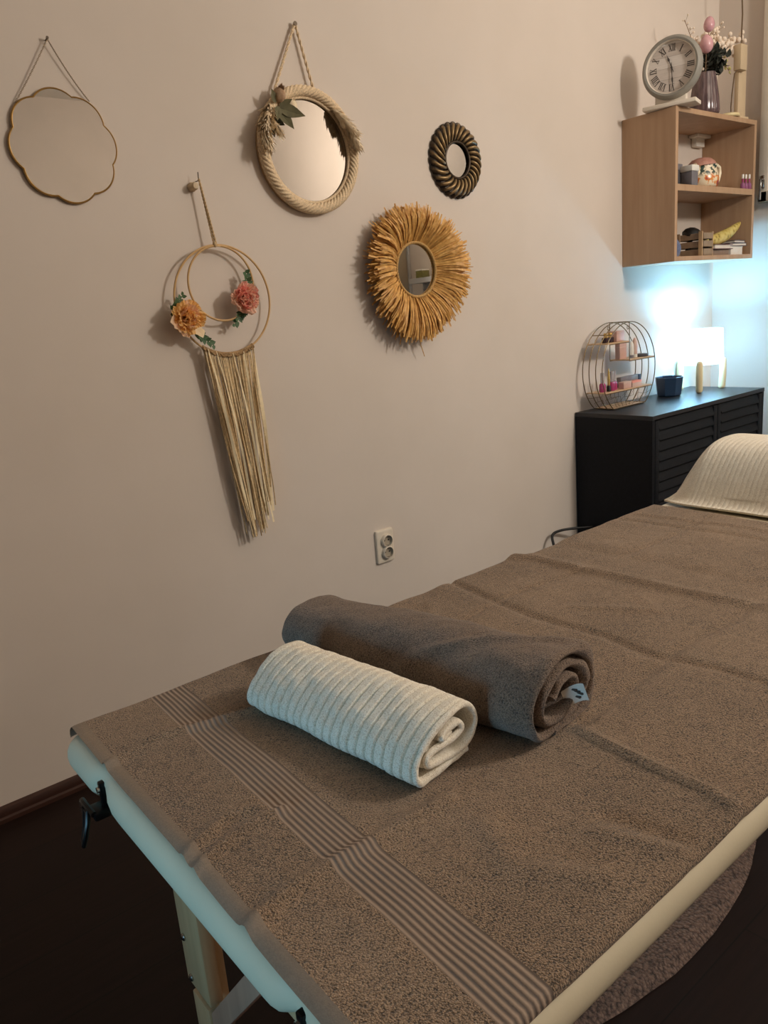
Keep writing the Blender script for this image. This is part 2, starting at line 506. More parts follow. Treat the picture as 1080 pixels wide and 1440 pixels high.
        if parent is not None: o.parent = parent
        return o

def tag(o, label, cat, group=None):
    o['label'] = label; o['category'] = cat
    if group: o['group'] = group
    return o

def thing(name, label, cat, loc=(0, 0, 0), rz=0.0, group=None):
    o = bpy.data.objects.new(name, None)
    o.empty_display_size = 0.05
    col.objects.link(o)
    o.location = loc; o.rotation_euler = (0, 0, rz)
    return tag(o, label, cat, group)

def struct(o):
    o['kind'] = 'structure'
    return o

KIDS = {}
def dup(root, loc, label, rz=None):
    r = root.copy(); col.objects.link(r); r.location = loc
    if rz is not None: r.rotation_euler = (0, 0, rz)
    r['label'] = label
    for ch in list(root.children):
        c = ch.copy(); col.objects.link(c); c.parent = r
        for g in list(ch.children):
            d = g.copy(); col.objects.link(d); d.parent = c
    return r

def rnd(a, b): return random.uniform(a, b)
def Rx(a): return Matrix.Rotation(a, 4, 'X')
def Ry(a): return Matrix.Rotation(a, 4, 'Y')
def Rz(a): return Matrix.Rotation(a, 4, 'Z')
def Tr(x, y, z): return Matrix.Translation((x, y, z))

# ------------------------------------------------------------------ room
X0, X1, Y0, Y1, H = -1.7, 3.962, -5.0, 0.0, 3.2
struct(MB().box((X0 - .1, Y0 - .1, -.1), (X1 + .1, Y1 + .1, 0)).build('floor', M['floor'], smooth=0))
struct(MB().box((X0 - .1, Y0 - .1, H), (X1 + .1, Y1 + .1, H + .1)).build('ceiling', M['ceiling'], smooth=0))
struct(MB().box((X0 - .1, 0, 0), (X1 + .1, .1, H)).build('wall_left', M['wall'], smooth=0))
struct(MB().box((X0 - .1, Y0 - .1, 0), (X1 + .1, Y0, H)).build('wall_right', M['wall'], smooth=0))
struct(MB().box((X0 - .1, Y0, 0), (X0, 0, H)).build('wall_back', M['dark_wall'], smooth=0))
struct(MB().box((X1, Y0, 0), (X1 + .1, 0, H)).build('wall_far', M['wall'], smooth=0))
bbp = [(0, 0), (-.018, 0), (-.019, .012), (-.013, .016), (-.015, .028), (-.012, .038), (-.004, .042), (0, .042)]
mb = MB()
mb.grid(lambda i, j: ((X0, X1)[i], bbp[j][0], bbp[j][1]), 2, len(bbp))
struct(mb.build('baseboard_left', M['baseboard'], smooth=30))
mb = MB()
mb.grid(lambda i, j: (X1 + bbp[j][0], (Y0, -.02)[i], bbp[j][1]), 2, len(bbp))
struct(mb.build('baseboard_far', M['baseboard'], smooth=30))
# window on the far wall: white frame, glass, handle
win = bpy.data.objects.new('window_1', None); col.objects.link(win); win.location = (X1, -.232, 1.604); struct(win)
mb = MB()
wy, wh = -1.15, .98
mb.box((-.035, -.045, 0), (0, 0, wh), .004).box((-.035, wy, 0), (0, wy + .045, wh), .004)
mb.box((-.035, wy, 0), (0, 0, .05), .004).box((-.035, wy, wh - .05), (0, 0, wh), .004)
mb.box((-.035, wy / 2 - .03, .04), (0, wy / 2 + .03, wh - .04), .004)
mb.build('window_frame', M['window_frame'], win)
MB().box((-.012, wy + .03, .03), (-.008, -.03, wh - .03)).build('window_pane', M['pane'], win, smooth=0)
mb = MB(); mb.box((-.045, -.034, .06), (-.033, -.014, .12), .004).tube([(-.045, -.024, .1), (-.06, -.024, .1), (-.062, -.024, .07), (-.062, -.024, .01)], .006, 8)
mb.build('window_handle', M['steel'], win)

# ------------------------------------------------------------------ things on the left wall
def arc(cx, cz, r, n=64, y=0.0, a0=0.0, a1=2 * PI):
    full = abs(a1 - a0 - 2 * PI) < 1e-6
    return [(cx + r * cos(a0 + (a1 - a0) * i / (n if full else n - 1)), y, cz + r * sin(a0 + (a1 - a0) * i / (n if full else n - 1))) for i in range(n)]

def nail(x, z, label, r=.004):
    mb = MB()
    mb.tube([(0, 0.004, -.001), (0, -.014, .002)], .0016, 8)
    mb.tube([(0, -.014, .002), (0, -.016, .0022)], r, 10)
    o = mb.build('wall_nail', M['nail'], None, (x, 0, z))
    tag(o, label, 'nail', 'nails in the left wall')
    return o

nail(.743, 1.941, 'small dark nail in the wall holding the fine chain of the scalloped mirror', .0035)
nail(1.477, 2.079, 'round-headed nail holding the rope of the flower-trimmed rope mirror', .0065)

# scalloped mirror with thin gold frame and chain
t = thing('scalloped_mirror', 'flower-shaped scalloped wall mirror with thin gold rim hung on a fine chain', 'mirror', (.743, 0, 1.7008))
def scallop(rscale=1.0, n=14):
    pts = []
    Rc, Rl = .1213 * rscale, .1325 * rscale
    for k in range(8):
        a0 = math.radians(117.5 - 45 * k); a1 = a0 - math.radians(45)
        p0 = Vector((Rc * cos(a0), Rc * sin(a0))); p1 = Vector((Rc * cos(a1), Rc * sin(a1)))
        am = (a0 + a1) / 2; pm = Vector((Rl * cos(am), Rl * sin(am)))
        mid = (p0 + p1) / 2; h = (pm - mid).length; c = (p1 - p0).length / 2
        R = (c * c + h * h) / (2 * h); ctr = pm - (pm - mid).normalized() * R
        b0 = math.atan2(p0.y - ctr.y, p0.x - ctr.x); b1 = math.atan2(p1.y - ctr.y, p1.x - ctr.x)
        while b1 > b0: b1 -= 2 * PI
        for i in range(n):
            b = b0 + (b1 - b0) * i / n
            pts.append((ctr.x + R * cos(b), ctr.y + R * sin(b)))
    return pts
ol = scallop(.985)
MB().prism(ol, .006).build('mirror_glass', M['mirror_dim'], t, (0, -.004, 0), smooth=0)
MB().tube([(x, -.008, z) for x, z in scallop(1.0)], .0026, 8, closed=True).build('gold_rim', M['gold'], t)
MB().prism(scallop(.97), .004).build('backing_board', M['dark_grey'], t, smooth=0)
def chain(p0, p1, sag, n):
    mb = MB()
    p0 = Vector(p0); p1 = Vector(p1)
    pts = []
    for i in range(n + 1):
        u = i / n; p = p0.lerp(p1, u); p.z -= sag * 4 * u * (1 - u); pts.append(p)
    for i in range(n):
        a, b = pts[i], pts[i + 1]; m = (a + b) / 2; d = (b - a).normalized(); side = Vector((0, 1, 0)) if i % 2 else d.cross(Vector((0, 1, 0)))
        L = (b - a).length * .68
        mb.tube([m + d * L * cos(q * PI / 3) + side * .0017 * sin(q * PI / 3) for q in range(6)], .0006, 5, closed=True)
    return mb
mb = chain((0, -.013, .240), (-.099, -.007, .0928), .003, 34)
mb2 = chain((0, -.013, .240), (.081, -.007, .1114), .008, 30)
mb.add(mb2.v, mb2.f)
mb.build('hanging_chain', M['gold_wire'], t)

# twisted rope torus
def rope_ring(R, r, strands, turns, n=360, segs=14, y=0.0, depth=.16):
    mb = MB()
    def fn(i, j):
        a = 2 * PI * i / n; b = 2 * PI * j / segs
        rr = r * (1 - depth + depth * abs(cos((strands * b + turns * a) / 2)) * 2 - depth)
        return ((R + rr * cos(b)) * cos(a), y + rr * sin(b), (R + rr * cos(b)) * sin(a))
    mb.grid(fn, n, segs, True, True)
    return mb
def leaf_mesh(mb, L, W, T, fold=.25, n=7):
    def fn(i, j):
        u = i / (n - 1); w = W * sin(PI * min(1, u ** .75 * .98 + .01)) * (1 - .25 * u)
        v = (j - 2) / 2
        return (v * w, -abs(v) * w * fold - .12 * L * u * u, u * L)
    mb.grid(fn, n, 5, T=T)
def tuft(mb, c, axis, L, n, spread, w=.0016):
    n = int(n * 2.2); w = w * 1.6
    axis = Vector(axis).normalized()
    mb.ball(Vector(c) + axis * L * .15, L * .16, 8, 7, 1.0)
    ref = axis.orthogonal().normalized(); bn = axis.cross(ref)
    for k in range(n):
        s = rnd(-.35, .55) * L
        base = Vector(c) + axis * s
        a = rnd(0, 2 * PI); out = ref * cos(a) + bn * sin(a)
        d = (axis * rnd(.5, 1.1) + out * rnd(.3, 1.0) * spread).normalized()
        l = L * rnd(.3, .55)
        side = d.cross(out).normalized() * w if d.cross(out).length > 1e-5 else ref * w
        p1 = base + d * l * .5 + out * l * .05; p2 = base + d * l
        mb.add([base - side, base + side, p1 + side, p1 - side, p2], [(0, 1, 2, 3), (3, 2, 4)])

t = thing('rope_mirror', 'round mirror framed in twisted rope with dried flowers, hung from a rope loop', 'mirror', (1.481, 0, 1.7325))
rope_ring(.1665, .0168, 7, 70, 560, 56, -.022, .09).build('rope_frame', M['rope'], t, smooth=60)
rope_ring(.1490, .0062, 2, 150, 300, 8, -.018, .12).build('inner_rim', M['rope'], t, smooth=60)
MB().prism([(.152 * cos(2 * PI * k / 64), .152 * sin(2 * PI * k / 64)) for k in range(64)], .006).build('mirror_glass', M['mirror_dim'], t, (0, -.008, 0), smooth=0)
MB().prism([(.178 * cos(2 * PI * k / 64), .178 * sin(2 * PI * k / 64)) for k in range(64)], .008).build('backing_board', M['leg_wood'], t, smooth=0)
mb = MB()
def rope_line(mb, p0, p1, r, tw=160):
    p0 = Vector(p0); p1 = Vector(p1); n = 40; d = (p1 - p0); L = d.length; d.normalize(); s = d.orthogonal().normalized(); b = d.cross(s)
    for k in range(2):
        mb.tube([p0 + d * L * i / n + (s * cos(i / n * L * tw + k * PI) + b * sin(i / n * L * tw + k * PI)) * r * .55 for i in range(n + 1)], r * .62, 6)
rope_line(mb, (-.004, -.012, .350), (-.107, -.018, .152), .0042)
rope_line(mb, (-.004, -.012, .350), (.037, -.018, .176), .0042)
mb.build('hanging_rope', M['rope'], t)
# left spray: two grass tufts, seed pod, bud, olive leaves
def rope_at(x, z): return (x - 1.481, -.042, z - 1.7325)
mb = MB()
tuft(mb, rope_at(1.332, 1.822), (-.5, -.35, -1), .085, 220, .7)
mb.build('grass_tuft', M['dried'], t)
mb = MB()
tuft(mb, rope_at(1.312, 1.785), (-.08, -.3, -1), .09, 220, .6)
mb.build('grass_tuft', M['dried'], t)
mb = MB()
tuft(mb, rope_at(1.345, 1.795), (.35, -.5, -1), .055, 110, .7)
mb.build('grass_tuft', M['dried'], t)
mb = MB(); mb.ball((0, 0, 0), .019, 10, 8, 1.15, Tr(*rope_at(1.376, 1.872)))
tuft(mb, rope_at(1.376, 1.872), (.2, -.4, .8), .035, 90, 1.2, .002)
mb.build('seed_pod', M['dried_dark'], t)
mb = MB(); mb.ball((0, 0, 0), .0165, 12, 9, 1.2, Tr(*rope_at(1.416, 1.846)))
tuft(mb, rope_at(1.416, 1.84), (.1, -.3, .9), .03, 60, .8, .002)
mb.build('dried_bud', M['dried'], t)
for (x, z, L, W, ang, tilt) in ((1.372, 1.838, .078, .021, 108, .25), (1.372, 1.828, .062, .019, 152, .3), (1.372, 1.84, .045, .012, 60, .3), (1.37, 1.842, .05, .014, 205, .2), (1.362, 1.85, .04, .013, -30, .2)):
    mb = MB(); p = rope_at(x, z)
    leaf_mesh(mb, L, W, Tr(*p) @ Ry(math.radians(ang)) @ Rx(tilt))
    mb.build('leaf', M['olive_leaf'], t, smooth=0)
# right spray
for (x, z, ax) in ((1.586, 1.838, (.7, -.3, -.8)), (1.609, 1.818, (.75, -.2, -.7)), (1.632, 1.792, (.35, -.2, -1))):
    mb = MB(); tuft(mb, rope_at(x, z), ax, .07, 170, .6); mb.build('grass_tuft', M['dried'], t)
mb = MB(); mb.ball((0, 0, 0), .012, 10, 7, 1.3, Tr(*rope_at(1.603, 1.815))); mb.build('seed_pod', M['dried'], t)
mb = MB(); mb.ball((0, 0, 0), .009, 10, 7, 1.3, Tr(*rope_at(1.625, 1.805))); mb.build('seed_pod', M['dried'], t)

# bronze fluted mirror
t = thing('bronze_mirror', 'small round mirror in a wide fluted dark bronze frame', 'mirror', (2.122, 0, 1.741))
mb = MB(); NF = 28; n = NF * 14; m_ = 22; attr = []
def fl(i, j):
    a = 2 * PI * i / n; u = j / (m_ - 1)
    r = .0605 + (.129 - .0605) * u
    sw = a + .26 * u + .16 * u * u
    c = abs(cos(NF * sw / 2))
    prof = sin(PI * min(1, .08 + .92 * u)) ** .6
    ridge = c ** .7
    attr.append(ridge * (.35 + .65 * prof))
    edge = min(1, (1 - u) * 8, u * 10 + .2)
    h = .006 + .026 * prof * (.5 + .5 * ridge) * edge
    r2 = r - (.006 * (1 - ridge) if u > .85 else 0)
    return (r2 * cos(a), -h, r2 * sin(a))
mb.grid(fl, n, m_, True, False)
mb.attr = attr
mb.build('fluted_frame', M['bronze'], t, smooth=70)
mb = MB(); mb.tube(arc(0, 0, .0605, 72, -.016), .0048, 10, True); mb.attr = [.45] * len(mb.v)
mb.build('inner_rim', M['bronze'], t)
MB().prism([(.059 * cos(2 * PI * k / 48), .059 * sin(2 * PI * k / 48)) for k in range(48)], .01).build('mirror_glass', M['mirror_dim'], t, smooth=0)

# raffia mirror
t = thing('raffia_mirror', 'round mirror surrounded by a shaggy golden raffia fringe', 'mirror', (1.872, 0, 1.372))
mb = MB()
for k in range(1900):
    a = rnd(0, 2 * PI); layer = random.random()
    L = rnd(.096, .134) + .008 * sin(3 * a + 1) + (.012 if rnd(0, 1) < .1 else 0)
    # the fringe droops: shorter towards the inner edge at the back
    d = Vector((cos(a + rnd(-.09, .09)), 0, sin(a + rnd(-.09, .09))))
    r0 = .092 + rnd(-.002, .006)
    p0 = Vector((cos(a) * r0, -.018 - .020 * layer, sin(a) * r0))
    lift = .045 * layer + rnd(-.006, .008)
    w = rnd(.0012, .0036)
    tw = rnd(-.7, .7); tang = Vector((-sin(a), 0, cos(a)))
    side = (tang * cos(tw) + Vector((0, 1, 0)) * sin(tw)) * w
    wav = tang * rnd(-.012, .012)
    pts = []
    for q in range(5):
        u = q / 4
        p = p0 + d * L * u + Vector((0, -1, 0)) * (lift * sin(PI * .62 * u)) + wav * u * u + Vector((0, 0, -.012)) * u * u
        if p.y > -.004: p.y = -.004
        pts.append(p)
    vs = []
    for q, p in enumerate(pts):
        ww = (.55, .9, 1.1, 1.15, .8)[q]
        vs += [p - side * ww, p + side * ww]
    mb.add(vs, [(2 * q, 2 * q + 1, 2 * q + 3, 2 * q + 2) for q in range(4)])
o = mb.build('raffia_fringe', M['raffia'], t, smooth=0); o['kind'] = 'stuff'
MB().tube([(-.006, -.03, -.2), (-.008, -.035, -.225), (-.002, -.034, -.255), (.006, -.033, -.275), (.016, -.03, -.297)], [.0012, .0015, .0014, .0016, .0012], 6).build('loose_strand', M['raffia'], t)
MB().prism([(.2 * cos(2 * PI * k / 48) * .55, .2 * sin(2 * PI * k / 48) * .55) for k in range(48)], .014).build('backing_board', M['brown_box'], t, smooth=0)
rope_ring(.0905, .0058, 3, 60, 240, 8, -.036, .2).build('braided_rim', M['raffia_braid'], t, smooth=60)
MB().prism([(.089 * cos(2 * PI * k / 48), .089 * sin(2 * PI * k / 48)) for k in range(48)], .022).build('mirror_glass', M['mirror'], t, (0, -.008, 0), smooth=0)

# wall hook and hoop wall hanging
t = thing('wall_hook', 'small cream adhesive hook with a bent nail carrying the hoop wall hanging', 'hook', (1.09, 0, 1.62))
mb = MB(); mb.lathe([(.0001, 0), (.012, 0), (.013, .006), (.009, .014), (.011, .024), (.008, .03), (.0001, .031)], 16, Tr(-.012, 0, -.002) @ Rx(PI / 2)); mb.build('knob', M['beige_paint'], t)
mb = MB(); mb.tube([(0, .004, .012), (0, -.022, .012), (0, -.026, .016), (.001, -.026, .034)], .0014, 8); mb.build('nail', M['nail'], t)

t = thing('hoop_wall_hanging', 'boho wall hanging of two bamboo hoops with fabric flowers and long cream yarn fringe', 'wall decoration', (1.1185, 0, 1.308))
HX, HZ = 1.1185, 1.308
def hl(x, z, y=-.045): return (x - HX, y, z - HZ)
MB().tube(arc(0, 0, .153, 96, -.03), .0031, 8, True).build('outer_hoop', M['hoop'], t)
MB().tube(arc(-.003, .047, .1035, 80, -.034), .0031, 8, True).build('inner_hoop', M['hoop'], t)
mb = MB()
rope_line(mb, hl(1.0925, 1.636, -.024), hl(1.109, 1.461, -.032), .003, 320)
rope_line(mb, hl(1.0915, 1.637, -.026), hl(1.114, 1.461, -.036), .003, 320)
for k in range(5):
    mb.tube([(-.006 + .0018 * k + .007 * cos(q), -.032 + .007 * sin(q) , .152 + .004 * sin(q)) for q in [i * PI / 5 for i in range(11)]], .0014, 6)
mb.ball((-.008, -.034, .154), .0065, 10, 7, 1.2)
mb.build('hanging_cord', M['cord'], t)
def flower(name, c, R, mats, n_layers, seed):
    random.seed(seed)
    root = None
    mb = MB()
    for L in range(n_layers):
        u = L / max(1, n_layers - 1)
        npet = 9 + 2 * (n_layers - L)
        for k in range(npet):
            a = 2 * PI * k / npet + L * .7 + rnd(-.15, .15)
            lean = math.radians(80 - 70 * u + rnd(-12, 12))
            Lp = R * (1 - .45 * u) * rnd(.85, 1.1); W = R * .34 * rnd(.8, 1.15)
            # petal along local z, then lean and spin round the -y axis
            T = Tr(*c) @ Ry(a) @ Rx(PI / 2 - lean) @ Tr(0, 0, R * .02)
            mb.k = random.choice((0, 0, 1))
            ph = rnd(0, 6)
            def fn(i, j):
                q = i / 5; v = (j - 3) / 3
                w = W * (sin(PI * min(.97, q * .72 + .12))) ** .8
                ruff = .16 * W * sin(3.5 * v * 2 + ph) * q
                return (v * w, -.25 * Lp * q * q + ruff + .5 * W * v * v * (1 - .5 * q), q * Lp)
            mb.grid(fn, 6, 7, T=T)
    return mb.build(name, mats, t, smooth=0)
flower('orange_flower', hl(.990, 1.268, -.038), .050, [M['orange_petal'], M['peach_petal']], 4, 3)
flower('pink_flower', hl(1.178, 1.309, -.042), .046, [M['pink_petal'], M['rose_petal']], 5, 11)
mb = MB()
for k, (x, z, ang, L) in enumerate(((1.018, 1.236, 170, .03), (1.01, 1.238, 150, .028))):
    leaf_mesh(mb, L, .016, Tr(*hl(x, z, -.046)) @ Ry(math.radians(ang)) @ Rx(.3), .1)
mb.build('cream_petal', M['cream_petal'], t, smooth=0)
mb = MB()
for k, (x, z, ang, L) in enumerate(((.958, 1.262, 262, .03), (.962, 1.256, 235, .028), (.97, 1.252, 214, .03))):
    leaf_mesh(mb, L, .018, Tr(*hl(x, z, -.05)) @ Ry(math.radians(ang)) @ Rx(.25), .1)
mb.build('peach_petal', M['peach_petal'], t, smooth=0)
def sprig(pts, n, L, W, seed):
    random.seed(seed)
    mb = MB(); P = [Vector(hl(x, z, -.036)) for x, z in pts]
    path = []
    for i in range(len(P) - 1):
        for q in range(6): path.append(P[i].lerp(P[i + 1], q / 6))
    path.append(P[-1])
    mb.tube(path, .0012, 6)
    for k in range(n):
        u = (k + .5) / n; i = min(len(path) - 2, int(u * (len(path) - 1))); d = (path[i + 1] - path[i]).normalized()
        base = math.degrees(math.atan2(d.x, d.z)) + (52 if k % 2 else -52) + rnd(-12, 12)
        s = 1 - .35 * u
        leaf_mesh(mb, L * s, W * s, Tr(*path[i]) @ Ry(math.radians(base)) @ Rx(rnd(-.1, .5)), .15)
    mb.build('leaf_sprig', M['leaf'], t, smooth=0)
sprig([(.962, 1.296), (.975, 1.31), (.992, 1.332)], 9, .020, .008, 1)
sprig([(.975, 1.25), (.953, 1.282), (.956, 1.304)], 6, .020, .009, 2)
sprig([(1.012, 1.228), (1.036, 1.206), (1.068, 1.182)], 14, .022, .009, 3)
sprig([(1.2, 1.318), (1.2, 1.352), (1.197, 1.388)], 12, .024, .010, 4)
sprig([(1.178, 1.28), (1.162, 1.262), (1.136, 1.232)], 14, .022, .009, 5)
# fringe: knots on the hoop and hanging yarn
random.seed(21)
nS = 46
strands = MB(); strands_d = MB(); rib = MB(); knots = MB()
for k in range(nS):
    u = k / (nS - 1)
    x = -.086 + .160 * u
    z = -math.sqrt(max(0, .153 ** 2 - x * x))
    knots.ball((x, -.031, z), .0054, 7, 5, 1.3)
    knots.ball((x + rnd(-.002, .002), -.038, z - .005 + rnd(-.002, .002)), .0034, 6, 5, 1.2)
    # fall: tapers towards the bottom and lengths hang in a shallow V
    xb = x * .62 + .030 + rnd(-.008, .008)
    zb = -.60 - .10 * (1 - abs(u - .36) * 1.5) + rnd(-.06, .05)
    if .25 < u < .4: zb = -.70 + rnd(-.05, .02)
    zb = max(zb, -.712)
    pts = []
    ph = rnd(0, 6); am = rnd(.001, .004)
    for q in range(15):
        v = q / 14
        pts.append((x + (xb - x) * v ** 1.1 + am * sin(ph + 5 * v), -.031 + rnd(-.001, .001) + .010 * sin(3 * v + ph) * v - .004, z - .004 + (zb - z) * v))
    (strands if k % 3 else strands_d).tube(pts, [.0021 * rnd(.85, 1.2)] * 15, 6)
for (x0, x1, zt_, zb, w, ph, y) in ((-.087, -.02, -.125, -.61, .013, 0, -.028), (-.083, .0, -.13, -.69, .008, 2, -.046), (-.055, .01, -.14, -.66, .006, .5, -.045),
                                (-.005, .058, -.15, -.67, .006, 1.2, -.046), (.035, .062, -.148, -.68, .007, 3, -.045), (.074, .088, -.134, -.65, .011, 1, -.03), (.066, .075, -.137, -.62, .016, 2.2, -.024), (-.02, .03, -.152, -.63, .01, 4, -.024)):
    nn = 26
    def fn(i, j):
        v = i / (nn - 1)
        xx = x0 + (x1 - x0) * v ** .9 + .006 * sin(4 * v + ph)
        tw = .5 * sin(6 * v + ph)
        ww = w * (.35 + .65 * min(1, v * 3)) * (j - .5)
        return (xx + ww * cos(tw), y + ww * sin(tw) + .004 * sin(7 * v + ph), zt_ + (zb - zt_) * v)
    rib.grid(fn, nn, 2)
o = strands.build('yarn_fringe', M['yarn'], t); o['kind'] = 'stuff'
o = strands_d.build('yarn_fringe', M['yarn_dark'], t); o['kind'] = 'stuff'
o = rib.build('ribbon_strips', M['ribbon'], t); o['kind'] = 'stuff'
o = knots.build('knot_row', M['knot'], t); o['kind'] = 'stuff'
random.seed(7)

# double socket
t = thing('wall_socket', 'ivory double power socket on the wall above the massage table edge', 'socket', (1.653, 0, .4205))
mb = MB()
def rounded(w, h, r, n=5):
    pts = []
    for cx, cz, a0 in ((w - r, h - r, 0), (-w + r, h - r, 90), (-w + r, -h + r, 180), (w - r, -h + r, 270)):
        for i in range(n + 1):
            a = math.radians(a0 + 90 * i / n); pts.append((cx + r * cos(a), cz + r * sin(a)))
    return pts
def plate(mb, lv):
    outl = [rounded(w, h, r) for (w, h, r, y) in lv]; n = len(outl[0])
    mb.grid(lambda i, j: (outl[i][j][0], -lv[i][3], outl[i][j][1]), len(lv), n, False, True)
    mb.add([(x, -lv[-1][3], z) for x, z in outl[-1]], [tuple(range(n))])
plate(mb, ((.040, .062, .007, 0), (.040, .062, .007, .006), (.0385, .0605, .006, .010), (.034, .056, .006, .0115)))
mb.build('cover_plate', M['socket'], t, smooth=35)
for zc in (.0215, -.0225):
    mb = MB()
    T = Tr(.004, 0, zc) @ Rx(PI / 2)
    mb.lathe([(.0245, .008), (.0245, .018), (.0225, .023), (.0195, .024)], 28, T, False)
    o = mb.build('socket_collar', M['socket'], t, smooth=35)
    mb = MB(); mb.lathe([(.0196, .0238), (.0190, .013), (.0001, .012)], 28, T, False)
    c = mb.build('socket_cup', M['socket_dark'], o, smooth=35)
    for s in (-1, 1):
        mb = MB(); mb.lathe([(.0001, .0122), (.0028, .0124), (.0028, .0135), (.0001, .0136)], 10, Tr(.004 + s * .0095, 0, zc) @ Rx(PI / 2)); mb.build('pin_hole', M['black'], o)
    for dz in (-.019, .019):
        mb = MB(); mb.box((.001, -.0225, zc + dz - .0025), (.007, -.013, zc + dz + .0025), .001); mb.build('earth_clip', M['steel'], o)

# ------------------------------------------------------------------ oak wall shelf and what is on it
SX0, SX1, SY, SZ0, SZ1 = 3.155, 3.85, -.255, 1.350, 1.957
t = thing('wall_shelf', 'open oak box shelf with two compartments mounted high in the corner', 'shelf', (SX0, 0, SZ0))
w, h, d, th = SX1 - SX0, SZ1 - SZ0, SY, .020
MB().box((0, d, 0), (th, -.001, h), .001).build('side_panel', [M['oak']], t, smooth=0)
MB().box((w - th, d, 0), (w, -.001, h), .001).build('side_panel', [M['oak']], t, smooth=0)
MB().box((th, d, h - th), (w - th, -.001, h), .001).build('top_panel', M['oak'], t, smooth=0)
MB().box((th, d, 0), (w - th, -.001, th), .001).build('bottom_panel', M['oak'], t, smooth=0)
MB().box((th, d, .284), (w - th, -.001, .310), .001).build('shelf_board', M['oak'], t, smooth=0)
mb = MB(); mb.box((w - .125, -.03, h - th - .052), (w - .05, -.002, h - th - .012), .003).box((w - .15, -.05, h - th - .014), (w - .03, -.002, h - th), .002)
mb.build('mounting_bracket', M['white_plastic'], t)

# clock
t = thing('table_clock', 'round grey-rimmed clock with roman numerals on a white stand atop the oak shelf', 'clock', (3.2, -.21, SZ1 + .002), math.radians(-73.5))
# local frame: the face looks along -y
cz, R = .152, .1185
mb = MB(); mb.box((-.106, -.055, 0), (.106, .04, .016), .003); mb.build('base_plank', M['white_wood'], t)
mb = MB(); mb.box((-.07, .002, .014), (.055, .034, .085), .004); mb.build('stand', M['white_wood'], t)
mb = MB(); Tc = Tr(0, 0, cz) @ Rx(PI / 2)
mb.lathe([(.098, -.02), (.112, -.02), (.118, -.008), (.1185, .012), (.114, .026), (.106, .032), (.0985, .03), (.0965, .02), (.0965, .0)], 72, Tc, False)
mb.build('rim', M['grey_ring'], t, smooth=50)
mb = MB(); mb.lathe([(.0985, .0306), (.0966, .0285), (.0955, .018), (.0960, .012)], 72, Tc, False); mb.build('inner_rim', M['white_wood'], t, smooth=50)
mb = MB(); mb.prism([(.0965 * cos(2 * PI * k / 64), .0965 * sin(2 * PI * k / 64)) for k in range(64)], .004, Tr(0, -.006, 0)); mb.build('clock_face', M['clock_face'], t, (0, 0, cz), smooth=0)
def stroke(mb, x0, z0, x1, z1, w, T):
    dx, dz = x1 - x0, z1 - z0; L = math.hypot(dx, dz); nx, nz = -dz / L * w / 2, dx / L * w / 2
    mb.prism([(x0 + nx, z0 + nz), (x0 - nx, z0 - nz), (x1 - nx, z1 - nz), (x1 + nx, z1 + nz)], .0006, T)
def roman(s, T, h=.019):
    mb = MB(); x = 0; lay = []
    wd = {'I': .0068, 'V': .015, 'X': .015}
    tot = sum(wd[c] for c in s); x = -tot / 2
    for c in s:
        a = wd[c]; xc = x + a / 2
        if c == 'I':
            stroke(mb, xc, -h / 2, xc, h / 2, .0034, T)
        elif c == 'V':
            stroke(mb, xc - a * .38, h / 2, xc, -h / 2, .0030, T); stroke(mb, xc + a * .38, h / 2, xc, -h / 2, .0014, T)
        else:
            stroke(mb, xc - a * .38, h / 2, xc + a * .38, -h / 2, .0030, T); stroke(mb, xc + a * .38, h / 2, xc - a * .38, -h / 2, .0014, T)
        x += a
    stroke(mb, -tot / 2, h / 2, tot / 2, h / 2, .0008, T); stroke(mb, -tot / 2, -h / 2, tot / 2, -h / 2, .0008, T)
    return mb
for k, s in enumerate(('XII', 'I', 'II', 'III', 'IIII', 'V', 'VI', 'VII', 'VIII', 'IX', 'X', 'XI')):
    a = -2 * PI * k / 12
    T = Tr(0, -.0102, cz) @ Ry(-a) @ Tr(0, 0, .074)
    roman(s, T, .026).build('numeral', M['ink'], t, smooth=0)
def hand(L, w, ang, y, name):
    T = Tr(0, y, cz) @ Ry(math.radians(ang))
    mb = MB()
    mb.prism([(-.0012, -.018), (.0012, -.018), (.0016, 0), (.0014, L * .45), (w, L * .55), (w * .8, L * .66), (.0012, L * .76), (0, L), (-.0012, L * .76), (-w * .8, L * .66), (-w, L * .55), (-.0014, L * .45), (-.0016, 0)], .0012, T)
    mb.prism([(.004 * cos(2 * PI * q / 14), .004 * sin(2 * PI * q / 14)) for q in range(14)], .0022, Tr(0, y, cz))
    mb.build(name, M['ink'], t, smooth=0)
hand(.056, .0042, -22, -.012, 'hour_hand')
hand(.078, .0034, 176, -.014, 'minute_hand')

